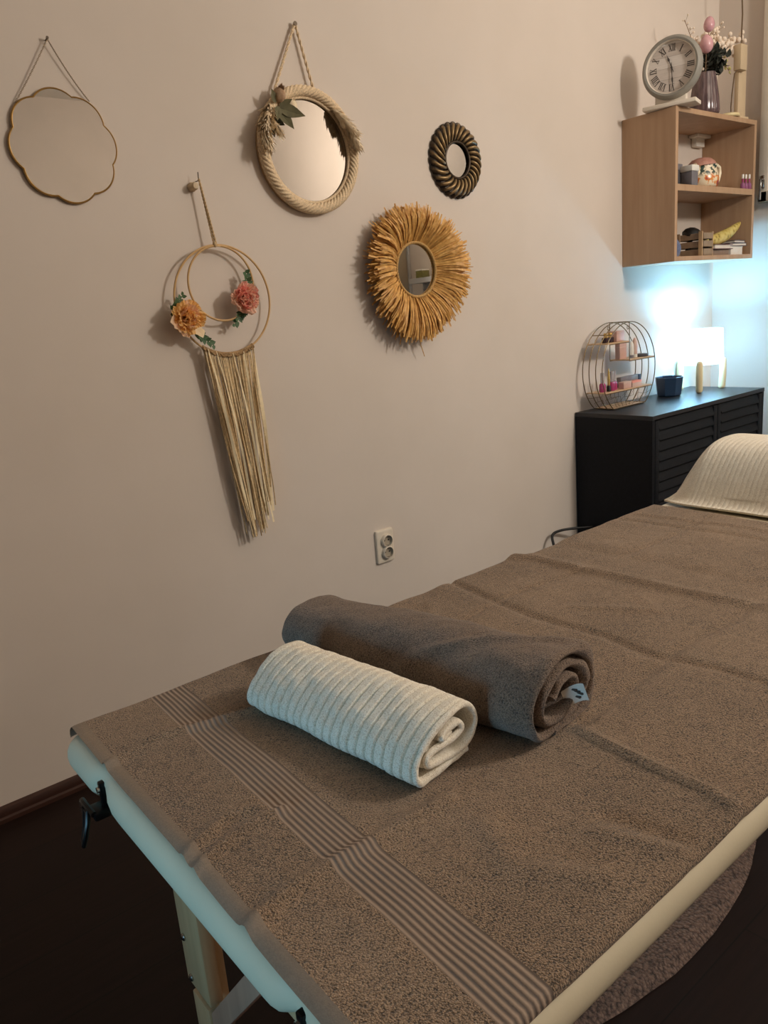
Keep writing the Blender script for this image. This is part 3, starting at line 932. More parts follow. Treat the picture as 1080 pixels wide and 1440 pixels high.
# vase
VX, VY = 3.505, -.185
vase = MB()
prof = [(.0001, .001), (.050, .001), (.060, .008), (.0625, .02), (.058, .075), (.048, .14), (.043, .165), (.0425, .172), (.0395, .172), (.0395, .165), (.044, .13), (.052, .06), (.055, .02), (.0001, .012)]
ns = 72; vs = []
def vf(i, j):
    r, z = prof[i]; a = 2 * PI * j / ns
    k = 1 + (.05 * abs(cos(9 * a)) - .025 if 1 < i < 7 else 0)
    return (r * k * cos(a), r * k * sin(a), z)
vase.grid(vf, len(prof), ns, False, True)
o = vase.build('vase', M['vase'], None, (VX, VY, SZ1 + .002), smooth=50)
tag(o, 'fluted mauve glass vase tapering to the top, standing behind the clock', 'vase')
Vtop = Vector((VX, VY, SZ1))
def berry_sprig(tip, bend, nb, seed, label, berr=.0092, mat_='berry'):
    nb = int(nb * (1.3 if berr < .007 else 4.6))
    random.seed(seed)
    base = Vector((rnd(-.012, .012), rnd(-.012, .012), .03))
    tip = Vector(tip)
    t = thing('berry_sprig', label, 'sprig', (VX, VY, SZ1 + .002), 0, 'white berry sprigs in the vase')
    path = []
    neck = Vector((tip.x * .12, tip.y * .12, .17))
    for q in range(13):
        u = q / 12
        a = base.lerp(neck, min(1, u / .35)) if u < .35 else None
        if u < .35: path.append(a)
        else:
            v = (u - .35) / .65
            path.append(neck.lerp(tip, v) + Vector(bend) * sin(PI * v))
    mb = MB(); mb.tube(path, .0014, 5)
    bb = MB()
    for k in range(nb):
        u = .36 + .64 * (k + rnd(0, .8)) / nb; i = min(11, int(u * 12)); p = path[i].lerp(path[i + 1], u * 12 - i)
        a = rnd(0, 2 * PI); out = Vector((cos(a), sin(a) * .6, rnd(-.1, .8))) * rnd(.008, .042)
        mb.tube([p, p + out * .6 + Vector((0, 0, .002)), p + out], .0007, 4)
        bb.ball(p + out, berr * rnd(.7, 1.15), 8, 6, 1.1)
    mb.build('stem', M['stem'], t)
    o = bb.build('berries', M[mat_], t); o['kind'] = 'stuff'
    return t
berry_sprig((-.122, .03, .372), (-.01, 0, .02), 12, 1, 'berry sprig with sparse buds, tallest on the left of the vase', .005)
berry_sprig((-.062, .02, .30), (-.01, 0, .0), 13, 2, 'white berry sprig between the clock rim and the pink eggs')
berry_sprig((.155, .01, .395), (-.01, 0, .02), 12, 3, 'thin upright berry sprig, tallest on the right of the pink eggs', .005)
berry_sprig((.085, .02, .335), (.0, 0, .03), 16, 4, 'full white berry sprig just right of the upper pink egg')
berry_sprig((.17, -.01, .30), (.0, 0, .05), 17, 5, 'full white berry sprig arching over the dark leaves')
berry_sprig((.315, .0, .352), (.0, 0, .03), 14, 6, 'long white berry sprig reaching furthest right, past the beige post')
berry_sprig((.23, .01, .27), (.0, 0, .05), 16, 8, 'drooping white berry sprig in front of the beige post')
berry_sprig((.205, -.01, .19), (.0, 0, .05), 20, 9, 'short sprig of pale green buds at the right of the vase rim', .006, 'moss')
def egg_pick(c, r, lean, label):
    t = thing('egg_pick', label, 'decorative egg', (VX, VY, SZ1 + .002), 0, 'pink eggs on picks in the vase')
    mb = MB(); mb.tube([(0, 0, .04), (c[0] * .5, c[1] * .5, .16), (c[0], c[1], c[2] - r)], .0014, 6); mb.build('stick', M['stem'], t)
    n = 14; prof = []
    for i in range(n + 1):
        a = PI * i / n; z = -cos(a) * r * 1.35; rr = r * sin(a) * (1 - .12 * (z / (r * 1.35)))
        prof.append((max(1e-5, rr), z))
    mb = MB(); mb.lathe(prof, 18, Tr(*c) @ Ry(lean)); mb.build('egg', M['egg'], t)
egg_pick((-.038, -.035, .348), .0225, .08, 'glossy pink egg on a pick, the upper of two in the vase')
egg_pick((-.066, -.04, .268), .0265, -.25, 'glossy pink egg on a pick, the lower of two in the vase')
random.seed(5)
for (k, (cx, cy, lab)) in enumerate(((-.01, -.03, 'dark green leafy stem at the left of the vase mouth, below the pink eggs'), (.045, -.03, 'dark green leafy stem at the right of the vase mouth, below the white berries'))):
    t = thing('leafy_stem', lab, 'foliage', (VX, VY, SZ1 + .002), 0, 'dark foliage in the vase')
    mb = MB(); mb.tube([(0, 0, .05), (cx * .6, cy * .6, .17), (cx, cy, .235)], .002, 6); mb.build('stem', M['dark_leaf'], t)
    mb = MB()
    for q in range(95):
        a = rnd(0, 2 * PI); el = rnd(-.5, 1.2)
        p = (cx * rnd(.2, 2.0) + rnd(-.026, .026), cy * rnd(.3, 1.2) + rnd(-.016, .016), rnd(.168, .255))
        leaf_mesh(mb, rnd(.026, .048), rnd(.010, .016), Tr(*p) @ Rz(a) @ Rx(el + .3), .2, 5)
    o = mb.build('leaves', M['dark_leaf'], t, smooth=0); o['kind'] = 'stuff'
random.seed(7)

# beige post with box, cable, puck
t = thing('wooden_post', 'beige wooden post with a square box near its top, beside the vase', 'post', (3.79, -.195, SZ1 + .002))
mb = MB(); mb.box((-.02, -.008, .002), (.05, .012, .28), .002); mb.build('post_board', M['beige_paint'], t)
mb = MB(); mb.box((-.06, -.035, .205), (-.0, .0, .31), .004); mb.build('square_box', M['beige_paint'], t)
mb = MB(); mb.box((-.02, -.02, 0), (.06, .045, .022), .003); mb.build('foot_block', M['beige_paint'], t)
mb = MB()
mb.tube([(3.80, -.2, 3.195), (3.792, -.2, 2.745), (3.778, -.203, 2.62), (3.775, -.202, 2.5), (3.788, -.202, 2.4), (3.775, -.207, 2.33), (3.765, -.212, 2.272)], .0034, 8)
o = mb.build('hanging_cord', M['cable'], None)
tag(o, 'thin brown cable hanging from the ceiling down to the beige box on the post', 'cable')
t = thing('cable_plug', 'flat cream plug with a brown cable, between the vase and the beige post', 'plug', (3.655, -.215, SZ1 + .002))
mb = MB(); mb.lathe([(.0001, 0), (.046, 0), (.05, .004), (.048, .013), (.03, .018), (.0001, .019)], 28); mb.build('plug_body', M['cream_plastic'], t)
mb = MB(); mb.tube([(.03, .0, .016), (.034, .004, .05), (.04, .004, .1), (.05, .004, .15), (.058, .004, .19), (.08, .004, .203)], .0028, 8); mb.build('plug_cable', M['cable'], t)

# upper compartment
zu = SZ0 + .311
t = thing('storage_jar', 'small grey square jar with a white lid at the left of the upper shelf', 'jar', (3.325, -.222, zu))
mb = MB(); mb.box((-.026, -.026, 0), (.026, .026, .058), .004); mb.build('jar_body', M['grey_plastic'], t)
mb = MB(); mb.box((-.03, -.029, .057), (.03, .029, .082), .004); mb.build('jar_lid', M['white_plastic'], t)
t = thing('storage_jar', 'dark grey box-shaped jar standing behind the white-lidded grey jar', 'jar', (3.285, -.165, zu))
mb = MB(); mb.box((-.034, -.028, 0), (.03, .028, .07), .003); mb.build('jar_body', M['dark_grey'], t)
mb = MB(); mb.box((-.036, -.03, .069), (.032, .03, .094), .003); mb.build('jar_lid', M['grey_plastic'], t)
t = thing('painted_jug', 'cream jug painted with orange flowers, with a handle and rosy lid, on the upper shelf', 'jug', (3.487, -.19, zu))
mb = MB(); mb.lathe([(.0001, 0), (.058, 0), (.066, .006), (.070, .02), (.072, .036), (.068, .055), (.062, .075), (.060, .092), (.063, .096)], 36)
mb.build('jug_body', M['jug'], t)
mb = MB(); mb.lathe([(.064, .094), (.056, .108), (.04, .122), (.018, .128), (.0001, .129)], 30, Ry(-.08)); mb.build('jug_lid', M['jug_lid'], t)
mb = MB(); mb.tube([(.055, -.02, .088), (.085, -.022, .098), (.108, -.022, .09), (.114, -.022, .065), (.1, -.022, .035), (.078, -.022, .018), (.064, -.02, .012)], [.009, .0085, .0085, .0085, .0085, .008, .008], 10); mb.build('jug_handle', M['jug_cream'], t)
mb = MB(); mb.tube([(-.058, -.01, .06), (-.078, -.012, .08), (-.088, -.014, .095)], [.016, .012, .009], 12); mb.build('jug_spout', M['jug_cream'], t)
first = None
for i, (x, lab) in enumerate(((3.774, 'small lilac nail polish bottle, leftmost of three on the upper shelf'), (3.797, 'small lilac nail polish bottle in the middle of the three on the upper shelf'), (3.818, 'small lilac nail polish bottle nearest the right panel of the upper shelf'))):
    loc = (x, (-.234, -.237, -.243)[i], zu)
    if first is None:
        t = thing('polish_bottle', lab, 'bottle', loc, 0, 'polish bottles on the upper shelf'); first = t
        mb = MB(); mb.lathe([(.0001, 0), (.0095, 0), (.0105, .003), (.0105, .02), (.0085, .026), (.0045, .028), (.0045, .032)], 16); mb.build('bottle_body', M['lilac'], t)
        mb = MB(); mb.lathe([(.0042, .031), (.0042, .05), (.004, .056), (.0001, .0565)], 14); mb.k = 0
        c = mb.build('bottle_cap', M['magenta'], t)
        mb = MB(); mb.lathe([(.0052, .046), (.0052, .061), (.0044, .065), (.0001, .0655)], 14); mb.build('cap_tip', M['white_plastic'], t)
    else:
        dup(first, loc, lab)

# lower compartment
zl = SZ0 + .0205
t = thing('wooden_crate', 'small greyed wooden crate with slatted sides on the lower shelf', 'crate', (3.452, -.180, zl), math.radians(-88))
L, W, hh = .062, .043, .098
for s in (-1, 1):
    for k, zz in enumerate((.004, .038, .072)):
        mb = MB(); mb.box((-L, s * W - .003, zz), (L, s * W + .003, zz + .026), .001); mb.build('side_slat', M['crate'], t, smooth=0)
    for k, zz in enumerate((.004, .038, .072)):
        mb = MB(); mb.box((s * L - .003, -W, zz), (s * L + .003, W, zz + .026), .001); mb.build('end_slat', M['crate'], t, smooth=0)
    for q in (-1, 1):
        mb = MB(); mb.box((s * (L - .009) - .009, q * (W + .0) - (.009 if q < 0 else -.003), 0), (s * (L - .009) + .009, q * (W + .0) - (.003 if q < 0 else -.009), hh + .006), .001); mb.build('corner_post', M['crate_post'] if s > 0 else M['crate'], t, smooth=0)
mb = MB(); mb.box((-L, -W, 0), (L, W, .005)); mb.build('crate_floor', M['crate'], t, smooth=0)
mb = MB(); mb.lathe([(.0001, -.02), (.03, -.018), (.044, -.006), (.046, .004), (.036, .02), (.018, .03), (.0001, .033)], 24)
o = mb.build('hair_brush', M['black'], None, (3.448, -.17, zl + .096))
tag(o, 'rounded black object poking out of the top of the wooden crate', 'brush')
o.rotation_euler = (.3, .1, 0)
# supporting handle inside crate so the object stands on the crate floor
mb = MB(); mb.tube([(0, 0, -.012), (.004, 0, -.05), (.0, 0, -.086)], .01, 10); mb.build('brush_handle', M['black'], o)
mb = MB()
random.seed(4)
def clf(i, j):
    a = 2 * PI * j / 20; u = i / 8; r = .028 * sin(PI * min(.98, .12 + .86 * u)) ** .6 + .003 * sin(5 * a + 4 * u)
    return (r * cos(a), r * .9 * sin(a), .001 + .076 * u)
mb.grid(clf, 9, 20, False, True)
o = mb.build('cloth_bundle', M['blue_cloth'], None, (3.222, -.215, zl))
tag(o, 'crumpled blue cloth bundle squeezed left of the wooden crate', 'cloth')
random.seed(7)
t = thing('storage_box', 'flat brown box, bottom of the pile right of the wooden crate', 'box', (3.575, -.19, zl))
MB().box((-.07, -.045, 0), (.085, .06, .026), .002).build('box_body', M['brown_box'], t)
t = thing('storage_box', 'small white box at the right end of the pile on the lower shelf', 'box', (3.722, -.185, zl))
MB().box((-.052, -.055, 0), (.058, .06, .033), .002).build('box_body', M['paper'], t)
MB().box((-.053, -.056, .031), (.059, .061, .037), .002).build('box_lid', M['white_plastic'], t)
def book(name, loc, rz, L, W, h, cov, lab):
    t = thing(name, lab, 'book', loc, rz, 'books lying on the lower shelf')
    mb = MB(); mb.box((-L, -W, 0), (L, W, .0022)).box((-L, -W, h - .0022), (L, W, h)).box((-L, W - .0022, 0), (L, W, h)); mb.build('cover', cov, t, smooth=0)
    mb = MB(); mb.box((-L + .003, -W + .003, .0022), (L - .003, W - .003, h - .0022)); mb.build('pages', M['paper'], t, smooth=0)
book('paperback_book', (3.59, -.185, zl + .0265), .05, .09, .062, .02, M['book_red'], 'plum-covered book lying under the yellow pouch')
book('paperback_book', (3.735, -.19, zl + .038), -.06, .072, .055, .014, M['book_dark'], 'thin dark-covered book lying on the small white box')
book('paperback_book', (3.748, -.192, zl + .0525), .12, .066, .05, .012, M['book_dark'], 'topmost thin book with white page edges, right of the yellow pouch')
mb = MB()
def pf(i, j):
    u = i / 22; a = 2 * PI * j / 18
    x = -.155 + .325 * u; up = .018 + .078 * u ** 2.2
    r = .03 * (sin(PI * min(.985, .04 + .93 * u)) ** .55) * (1.0 if u < .8 else 1.0)
    return (x, r * .8 * cos(a), up + r * .95 * sin(a) + .002)
mb.grid(pf, 23, 18, False, True)
mb.add([pf(0, j) for j in range(18)], [tuple(range(18))]); mb.add([pf(22, j) for j in range(18)], [tuple(range(18))])
o = mb.build('patterned_pouch', M['pouch'], None, (3.655, -.2, zl + .047))
tag(o, 'yellow patterned pouch curving upward, lying on the plum-covered book', 'pouch')

# ------------------------------------------------------------------ black dresser and what stands on it
DX0, DX1, DD, DZ = 2.785, 3.75, .385, .7455
t = thing('black_dresser', 'low black sideboard with louvred door fronts against the wall', 'dresser', (DX0, 0, 0))
w = DX1 - DX0
MB().box((0, -DD, DZ - .018), (w, -.004, DZ), .0015).build('top_panel', M['dresser_top'], t, smooth=0)
MB().box((0, -DD + .002, .06), (.02, -.004, DZ - .018), .001).build('side_panel', M['dresser'], t, smooth=0)
MB().box((w - .02, -DD + .002, .06), (w, -.004, DZ - .018), .001).build('side_panel', M['dresser'], t, smooth=0)
MB().box((.02, -DD + .03, .06), (w - .02, -.004, .08)).build('bottom_panel', M['dresser'], t, smooth=0)
MB().box((.02, -.014, .08), (w - .02, -.004, DZ - .018)).build('back_panel', M['dresser'], t, smooth=0)
for (a, b) in ((.022, .522), (.526, w - .022)):
    mb = MB()
    zt_, zb_ = DZ - .024, .068
    nl = 15; pit = (zt_ - zb_) / nl
    prof = [(-DD + .03, zb_), (-DD + .012, zb_)]
    for k in range(nl):
        z0 = zb_ + k * pit
        prof += [(-DD + .001, z0 + .0015), (-DD - .001, z0 + .005), (-DD + .008, z0 + pit * .82), (-DD + .012, z0 + pit * .97)]
    prof += [(-DD + .012, zt_), (-DD + .03, zt_)]
    n = len(prof)
    mb.grid(lambda i, j: ((a + .03, b - .03)[i], prof[j][0], prof[j][1]), 2, n)
    mb.box((a, -DD + .001, zb_), (a + .03, -DD + .022, zt_), .002).box((b - .03, -DD + .001, zb_), (b, -DD + .022, zt_), .002)
    mb.build('louvred_door', M['dresser'], t, smooth=25)
for x in (.04, w - .04):
    for y in (-.05, -DD + .05):
        MB().tube([(x, y, 0), (x, y, .062)], [.012, .018], 12).build('leg', M['dresser'], t)

# wire rack
RX, RZ = 3.012, DZ + .001
t = thing('wire_rack', 'round gold wire cosmetics rack with small wooden shelves on the dresser', 'rack', (RX, -.08, RZ))
Rr, cz = .203, .166
ab = math.asin(-(cz - .004) / Rr)
def hoop_pts(r=Rr):
    a0 = ab; a1 = PI - ab
    return [(r * cos(a0 + (a1 - a0) * i / 60), cz + r * sin(a0 + (a1 - a0) * i / 60)) for i in range(61)]
ys = [.05, .017, -.017, -.05]
for y in ys:
    P = [(x, y, z) for x, z in hoop_pts()]
    MB().tube(P, .0021, 7, closed=True).build('wire_hoop', M['gold_wire'], t)
for (x, z) in ((0, cz + Rr), (-.13, cz + .156)):
    MB().tube([(x, .05, z), (x, -.05, z)], .002, 7).build('cross_wire', M['gold_wire'], t)
for s in (-1, 1):
    MB().tube([(s * .122, .05, .004), (s * .122, -.05, .004)], .002, 7).build('cross_wire', M['gold_wire'], t)
for y in (.05, -.05):
    MB().tube([(.0, y, .203), (.0, y, cz + Rr)], .0019, 7).build('upright_wire', M['gold_wire'], t)
    MB().tube([(-.145, y, .282), (.0, y, .282)], .0019, 7).build('shelf_wire', M['gold_wire'], t)
    MB().tube([(.0, y, .200), (.198, y, .200)], .0019, 7).build('shelf_wire', M['gold_wire'], t)
    MB().tube([(-.183, y, .074), (.183, y, .074)], .0019, 7).build('shelf_wire', M['gold_wire'], t)
    # heart-shaped scroll at the top of the hoop
    MB().tube([(-.012 + .006 * cos(q), y, .345 + .008 * sin(q)) for q in [i * .6 for i in range(11)]], .0014, 6).build('scroll_wire', M['gold_wire'], t)
MB().box((-.163, -.05, .283), (-.0, .05, .288), .001).build('shelf_board', M['shelf_light'], t, smooth=0)
MB().box((.0, -.05, .201), (.196, .05, .206), .001).build('shelf_board', M['shelf_light'], t, smooth=0)
MB().box((-.178, -.05, .075), (.178, .05, .080), .001).build('shelf_board', M['shelf_light'], t, smooth=0)
MB().box((-.118, -.05, .001), (.118, .05, .005), .001).build('base_plate', M['shelf_light'], t, smooth=0)
# crackle wire net below the bottom shelf
random.seed(13)
for y in (.05, -.05):
    mb = MB()
    pts = []
    for r_ in range(4):
        zz = .008 + .064 * r_ / 3; half = math.sqrt(Rr ** 2 - (cz - zz) ** 2)
        nC = 11
        pts.append([(-half + 2 * half * c / (nC - 1) + (rnd(-.006, .006) if 0 < c < nC - 1 else 0), y, zz + (rnd(-.006, .006) if 0 < r_ < 3 else 0)) for c in range(nC)])
    lim = 7
    for r_ in range(4):
        for c in range(10):
            if y < 0 or c < lim:
                if r_ in (1, 2) and rnd(0, 1) < .8: mb.tube([pts[r_][c], pts[r_][c + 1]], .0009, 4)
            if r_ < 3 and rnd(0, 1) < .75 and c > 0: mb.tube([pts[r_][c], pts[r_ + 1][min(10, c + random.choice((0, 0, 1)))]], .0009, 4)
    mb.build('crackle_net', M['gold_wire'], t)
random.seed(7)
R0 = (RX, -.08, RZ)
def on_rack(dx, dy, z): return (RX + dx, -.08 + dy, RZ + z)
first = None
for i, (dx, lab) in enumerate(((-.118, 'plum perfume bottle with gold cap, left one on the top rack shelf'), (-.086, 'plum perfume bottle with gold cap, right one beside the pink box'))):
    loc = on_rack(dx, -.01, .2885)
    if first is None:
        t = thing('perfume_bottle', lab, 'bottle', loc, 0, 'gold capped bottles on the rack'); first = t
        MB().box((-.013, -.011, 0), (.013, .011, .022), .002).build('bottle_body', M['black_gloss'], t)
        MB().lathe([(.0085, .022), (.0085, .039), (.0075, .041), (.0001, .041)], 14).build('bottle_cap', M['cap_gold'], t)
    else: dup(first, loc, lab)
t = thing('gift_box', 'pale pink box on the top shelf of the wire rack', 'box', on_rack(-.034, -.005, .2885), .1)
MB().box((-.03, -.02, 0), (.036, .022, .034), .0015).build('box_body', M['pink_box'], t); MB().box((-.031, -.021, .033), (.037, .023, .045), .0015).build('box_lid', M['pink_box'], t)
t = thing('cosmetic_carton', 'tall dusty pink carton on the middle shelf of the wire rack', 'box', on_rack(.032, .015, .2065))
MB().box((-.026, -.012, 0), (.026, .012, .068), .001).build('carton_body', M['pink_box'], t); MB().box((-.027, -.0125, .05), (.027, .0125, .054)).build('carton_band', M['beige_box'], t)
t = thing('cream_tube', 'white cosmetic tube standing beside the tall pink carton', 'tube', on_rack(.072, -.012, .2065))
MB().lathe([(.0095, 0), (.0095, .014), (.011, .015), (.0115, .03), (.0105, .06), (.004, .074)], 16).build('tube_body', M['white_plastic'], t); MB().lathe([(.0098, 0.0005), (.0102, .013), (.0001, .0135)], 16).build('tube_cap', M['grey_plastic'], t)
t = thing('cream_tube', 'pale pink cosmetic tube, right of the white tube on the rack', 'tube', on_rack(.1, -.012, .2065))
MB().lathe([(.0105, 0), (.0105, .016), (.012, .017), (.0125, .034), (.0115, .07), (.004, .086)], 16).build('tube_body', M['beige_box'], t); MB().lathe([(.0108, 0.0005), (.0112, .015), (.0001, .0155)], 16).build('tube_cap', M['white_plastic'], t)
t = thing('powder_compact', 'flat dark powder compact at the right of the middle rack shelf', 'compact', on_rack(.15, -.012, .2065))
MB().lathe([(.0001, 0), (.03, 0), (.032, .002), (.032, .006)], 28).build('compact_base', M['dark_grey'], t); MB().lathe([(.032, .0062), (.032, .010), (.029, .012), (.0001, .0125)], 28).build('compact_lid', M['dark_grey'], t)
first = None
for i, (dx, dy, lab) in enumerate(((-.148, -.012, 'magenta gloss bottle with clear cap, leftmost on the bottom rack shelf'), (-.09, -.02, 'magenta gloss bottle with clear cap, second from left on the bottom rack shelf'), (-.062, -.012, 'magenta gloss bottle with clear cap, nearest the pastel palette boxes'))):
    loc = on_rack(dx, dy, .0805)
    if first is None:
        t = thing('gloss_bottle', lab, 'bottle', loc, 0, 'magenta bottles on the rack'); first = t
        MB().lathe([(.0001, 0), (.0125, 0), (.014, .004), (.014, .03), (.011, .037), (.006, .039)], 18).build('bottle_body', M['magenta'], t)
        MB().lathe([(.0085, .038), (.0085, .08), (.0078, .083), (.0001, .083)], 16).build('bottle_cap', M['clear'], t)
    else: dup(first, loc, lab)
t = thing('makeup_brush', 'slim tan brush standing among the magenta bottles on the rack', 'brush', on_rack(-.118, -.024, .0805))
MB().lathe([(.0001, 0), (.009, 0), (.009, .02), (.006, .026)], 12).build('brush_holder', M['black'], t); MB().lathe([(.0052, .02), (.0062, .05), (.004, .085), (.001, .1)], 12).build('brush_handle', M['cap_gold'], t)
t = thing('palette_box', 'long slate box with a navy end at the back of the bottom rack shelf', 'box', on_rack(.085, .012, .0805))
MB().box((-.075, -.012, 0), (.06, .012, .045), .0015).build('box_body', M['grey_plastic'], t); MB().box((.06, -.0125, 0), (.083, .0125, .0455), .0015).build('box_end', M['navy'], t)
t = thing('powder_box', 'square peach powder box in front of the long slate box', 'box', on_rack(-.005, -.03, .0805))
MB().box((-.03, -.014, 0), (.03, .014, .022), .0015).build('box_body', M['pink_box'], t); MB().box((-.031, -.0145, .02), (.031, .0145, .03), .0015).build('box_lid', M['beige_box'], t)
t = thing('powder_box', 'low pink powder box, right of the peach one on the bottom rack shelf', 'box', on_rack(.068, -.031, .0805))
MB().box((-.036, -.013, 0), (.036, .013, .02), .0015).build('box_body', M['beige_box'], t); MB().box((-.037, -.0135, .018), (.037, .0135, .027), .0015).build('box_lid', M['rose_petal'], t)

# navy faceted pot
mb = MB()
mb.lathe([(.0001, .001), (.052, .001), (.056, .005), (.066, .088), (.0635, .0895), (.061, .087), (.052, .012), (.0001, .010)], 8, Rz(.25))
o = mb.build('candle_pot', M['navy'], None, (3.385, -.1, DZ + .001), smooth=20)
tag(o, 'navy blue faceted pot on the dresser between wire rack and lamp', 'pot')

# lamp
LX, LY = 3.612, -.135
t = thing('table_lamp', 'glowing white table lamp on three pale wooden legs on the dresser', 'lamp', (LX, LY, DZ + .001))
mb = MB(); mb.lathe([(.101, .128), (.103, .130), (.0965, .292), (.0945, .290), (.1, .131), (.099, .128)], 56, None, False); mb.build('lamp_shade', M['shade'], t, smooth=50)
for k, a in enumerate((206, 326, 86)):
    a = math.radians(a); c, s_ = cos(a), sin(a)
    r0, r1 = .1, .112
    mb = MB(); p0 = Vector((c * r0, s_ * r0, .0))
    pts = [(c * .108, s_ * .108, 0.0), (c * .108, s_ * .108, .004), (c * .110, s_ * .110, .012), (c * .1135, s_ * .1135, .075), (c * .1135, s_ * .1135, .138), (c * .1135, s_ * .1135, .146), (c * .1135, s_ * .1135, .1505)]
    mb.tube(pts, [.010, .0145, .016, .0165, .016, .012, .004], 16)
    mb.build('leg', M['rod'], t)
    MB().tube([(c * .1135, s_ * .1135, .137), (0, 0, .128)], .004, 8).build('spoke', M['white_plastic'], t)
mb = MB(); mb.lathe([(.0001, .118), (.016, .12), (.016, .16), (.012, .165)], 16); mb.build('bulb_holder', M['white_plastic'], t)
mb = MB(); mb.ball((0, 0, .195), .026, 16, 10, 1.2); mb.build('bulb', M['bulb'], t)

# black cable on the floor against the wall beside the dresser
mb = MB()
cp = [(2.78, -.09, .235), (2.7, -.06, .243), (2.63, -.035, .246), (2.575, -.03, .238), (2.555, -.05, .2), (2.57, -.06, .12), (2.6, -.06, .05), (2.66, -.07, .008), (2.72, -.1, .007)]
sm_ = []
for i in range(len(cp) - 1):
    a0, a1, a2, a3 = [Vector(cp[max(0, min(len(cp) - 1, i + q))]) for q in (-1, 0, 1, 2)]
    for k in range(6):
        u = k / 6
        sm_.append(.5 * ((2 * a1) + (-a0 + a2) * u + (2 * a0 - 5 * a1 + 4 * a2 - a3) * u * u + (-a0 + 3 * a1 - 3 * a2 + a3) * u ** 3))
mb.tube([Vector((p.x, p.y, max(.0065, p.z))) for p in sm_], .006, 10)
o = mb.build('power_cable', M['black'], None)
tag(o, 'looped black cable near the wall at the left foot of the dresser', 'cable')

# ------------------------------------------------------------------ massage table
TX0, TX1, TY0, TY1 = .233, 2.22, -1.778, -1.022
PT, PB = .690, .632                                   # pad top and bottom
t = thing('massage_table', 'folding massage table with padded cream vinyl top on wooden legs', 'massage table', (0, 0, 0))
def pad(name, xa, xb, ra, rb, pinches):
    # outline rounded rectangle swept through a soft edge profile
    def outline(inset, n=9):
        out = []
        for cx, cy, a0, r in ((xb - rb, TY1 - rb, 0, rb), (xa + ra, TY1 - ra, 90, ra), (xa + ra, TY0 + ra, 180, ra), (xb - rb, TY0 + rb, 270, rb)):
            for i in range(n):
                a = math.radians(a0 + 90 * i / (n - 1)); out.append((cx + (r - inset) * cos(a), cy + (r - inset) * sin(a)))
        # subdivide long runs
        res = []
        m = len(out)
        for i in range(m):
            p, q = out[i], out[(i + 1) % m]; L = math.hypot(q[0] - p[0], q[1] - p[1]); k = max(1, int(L / .012))
            for s in range(k): res.append((p[0] + (q[0] - p[0]) * s / k, p[1] + (q[1] - p[1]) * s / k))
        return res
    hgt = PT - PB; prof = []
    for i in range(11):
        a = -PI / 2 + PI * i / 10
        prof.append((.020 * (1 - cos(a)), PB + hgt * (.5 + .5 * sin(a))))
    base = outline(0); n = len(base)
    rings = []
    cx, cy = (xa + xb) / 2, (TY0 + TY1) / 2
    for ins, z in prof:
        ring = []
        for (x, y) in base:
            sx = 1 - ins / (xb - xa) * 2; sy = 1 - ins / (TY1 - TY0) * 2
            X, Y, Z = cx + (x - cx) * sx, cy + (y - cy) * sy, z
            if abs(x - xa) < .01:
                for (py, pw) in pinches:
                    g = math.exp(-((y - py) / pw) ** 2); X += .016 * g * (1 - (z - PB) / hgt * .7); Z += .020 * g * max(0, 1 - (z - PB) / hgt * 1.4)
            ring.append((X, Y, Z))
        rings.append(ring)
    mb = MB(); mb.grid(lambda i, j: rings[i][j], len(rings), n, False, True)
    mb.add(rings[-1], [tuple(range(n))]); mb.add(rings[0], [tuple(range(n))[::-1]])
    return mb.build(name, M['vinyl'], t, smooth=50)
pad('pad_section', TX0, 1.212, .026, .012, [(-1.165, .022), (-1.625, .022)])
pad('pad_section', 1.222, TX1, .012, .06, [])
for (a, b) in ((TX0 + .035, 1.205), (1.23, TX1 - .035)):
    MB().box((a, TY0 + .035, PB - .045), (b, TY0 + .055, PB + .002), .002).build('frame_rail', M['leg_wood'], t)
    MB().box((a, TY1 - .055, PB - .045), (b, TY1 - .035, PB + .002), .002).build('frame_rail', M['leg_wood'], t)
    MB().box((a, TY0 + .055, PB - .045), (a + .02, TY1 - .055, PB + .002), .002).build('frame_rail', M['leg_wood'], t)
    MB().box((b - .02, TY0 + .055, PB - .045), (b, TY1 - .055, PB + .002), .002).build('frame_rail', M['leg_wood'], t)
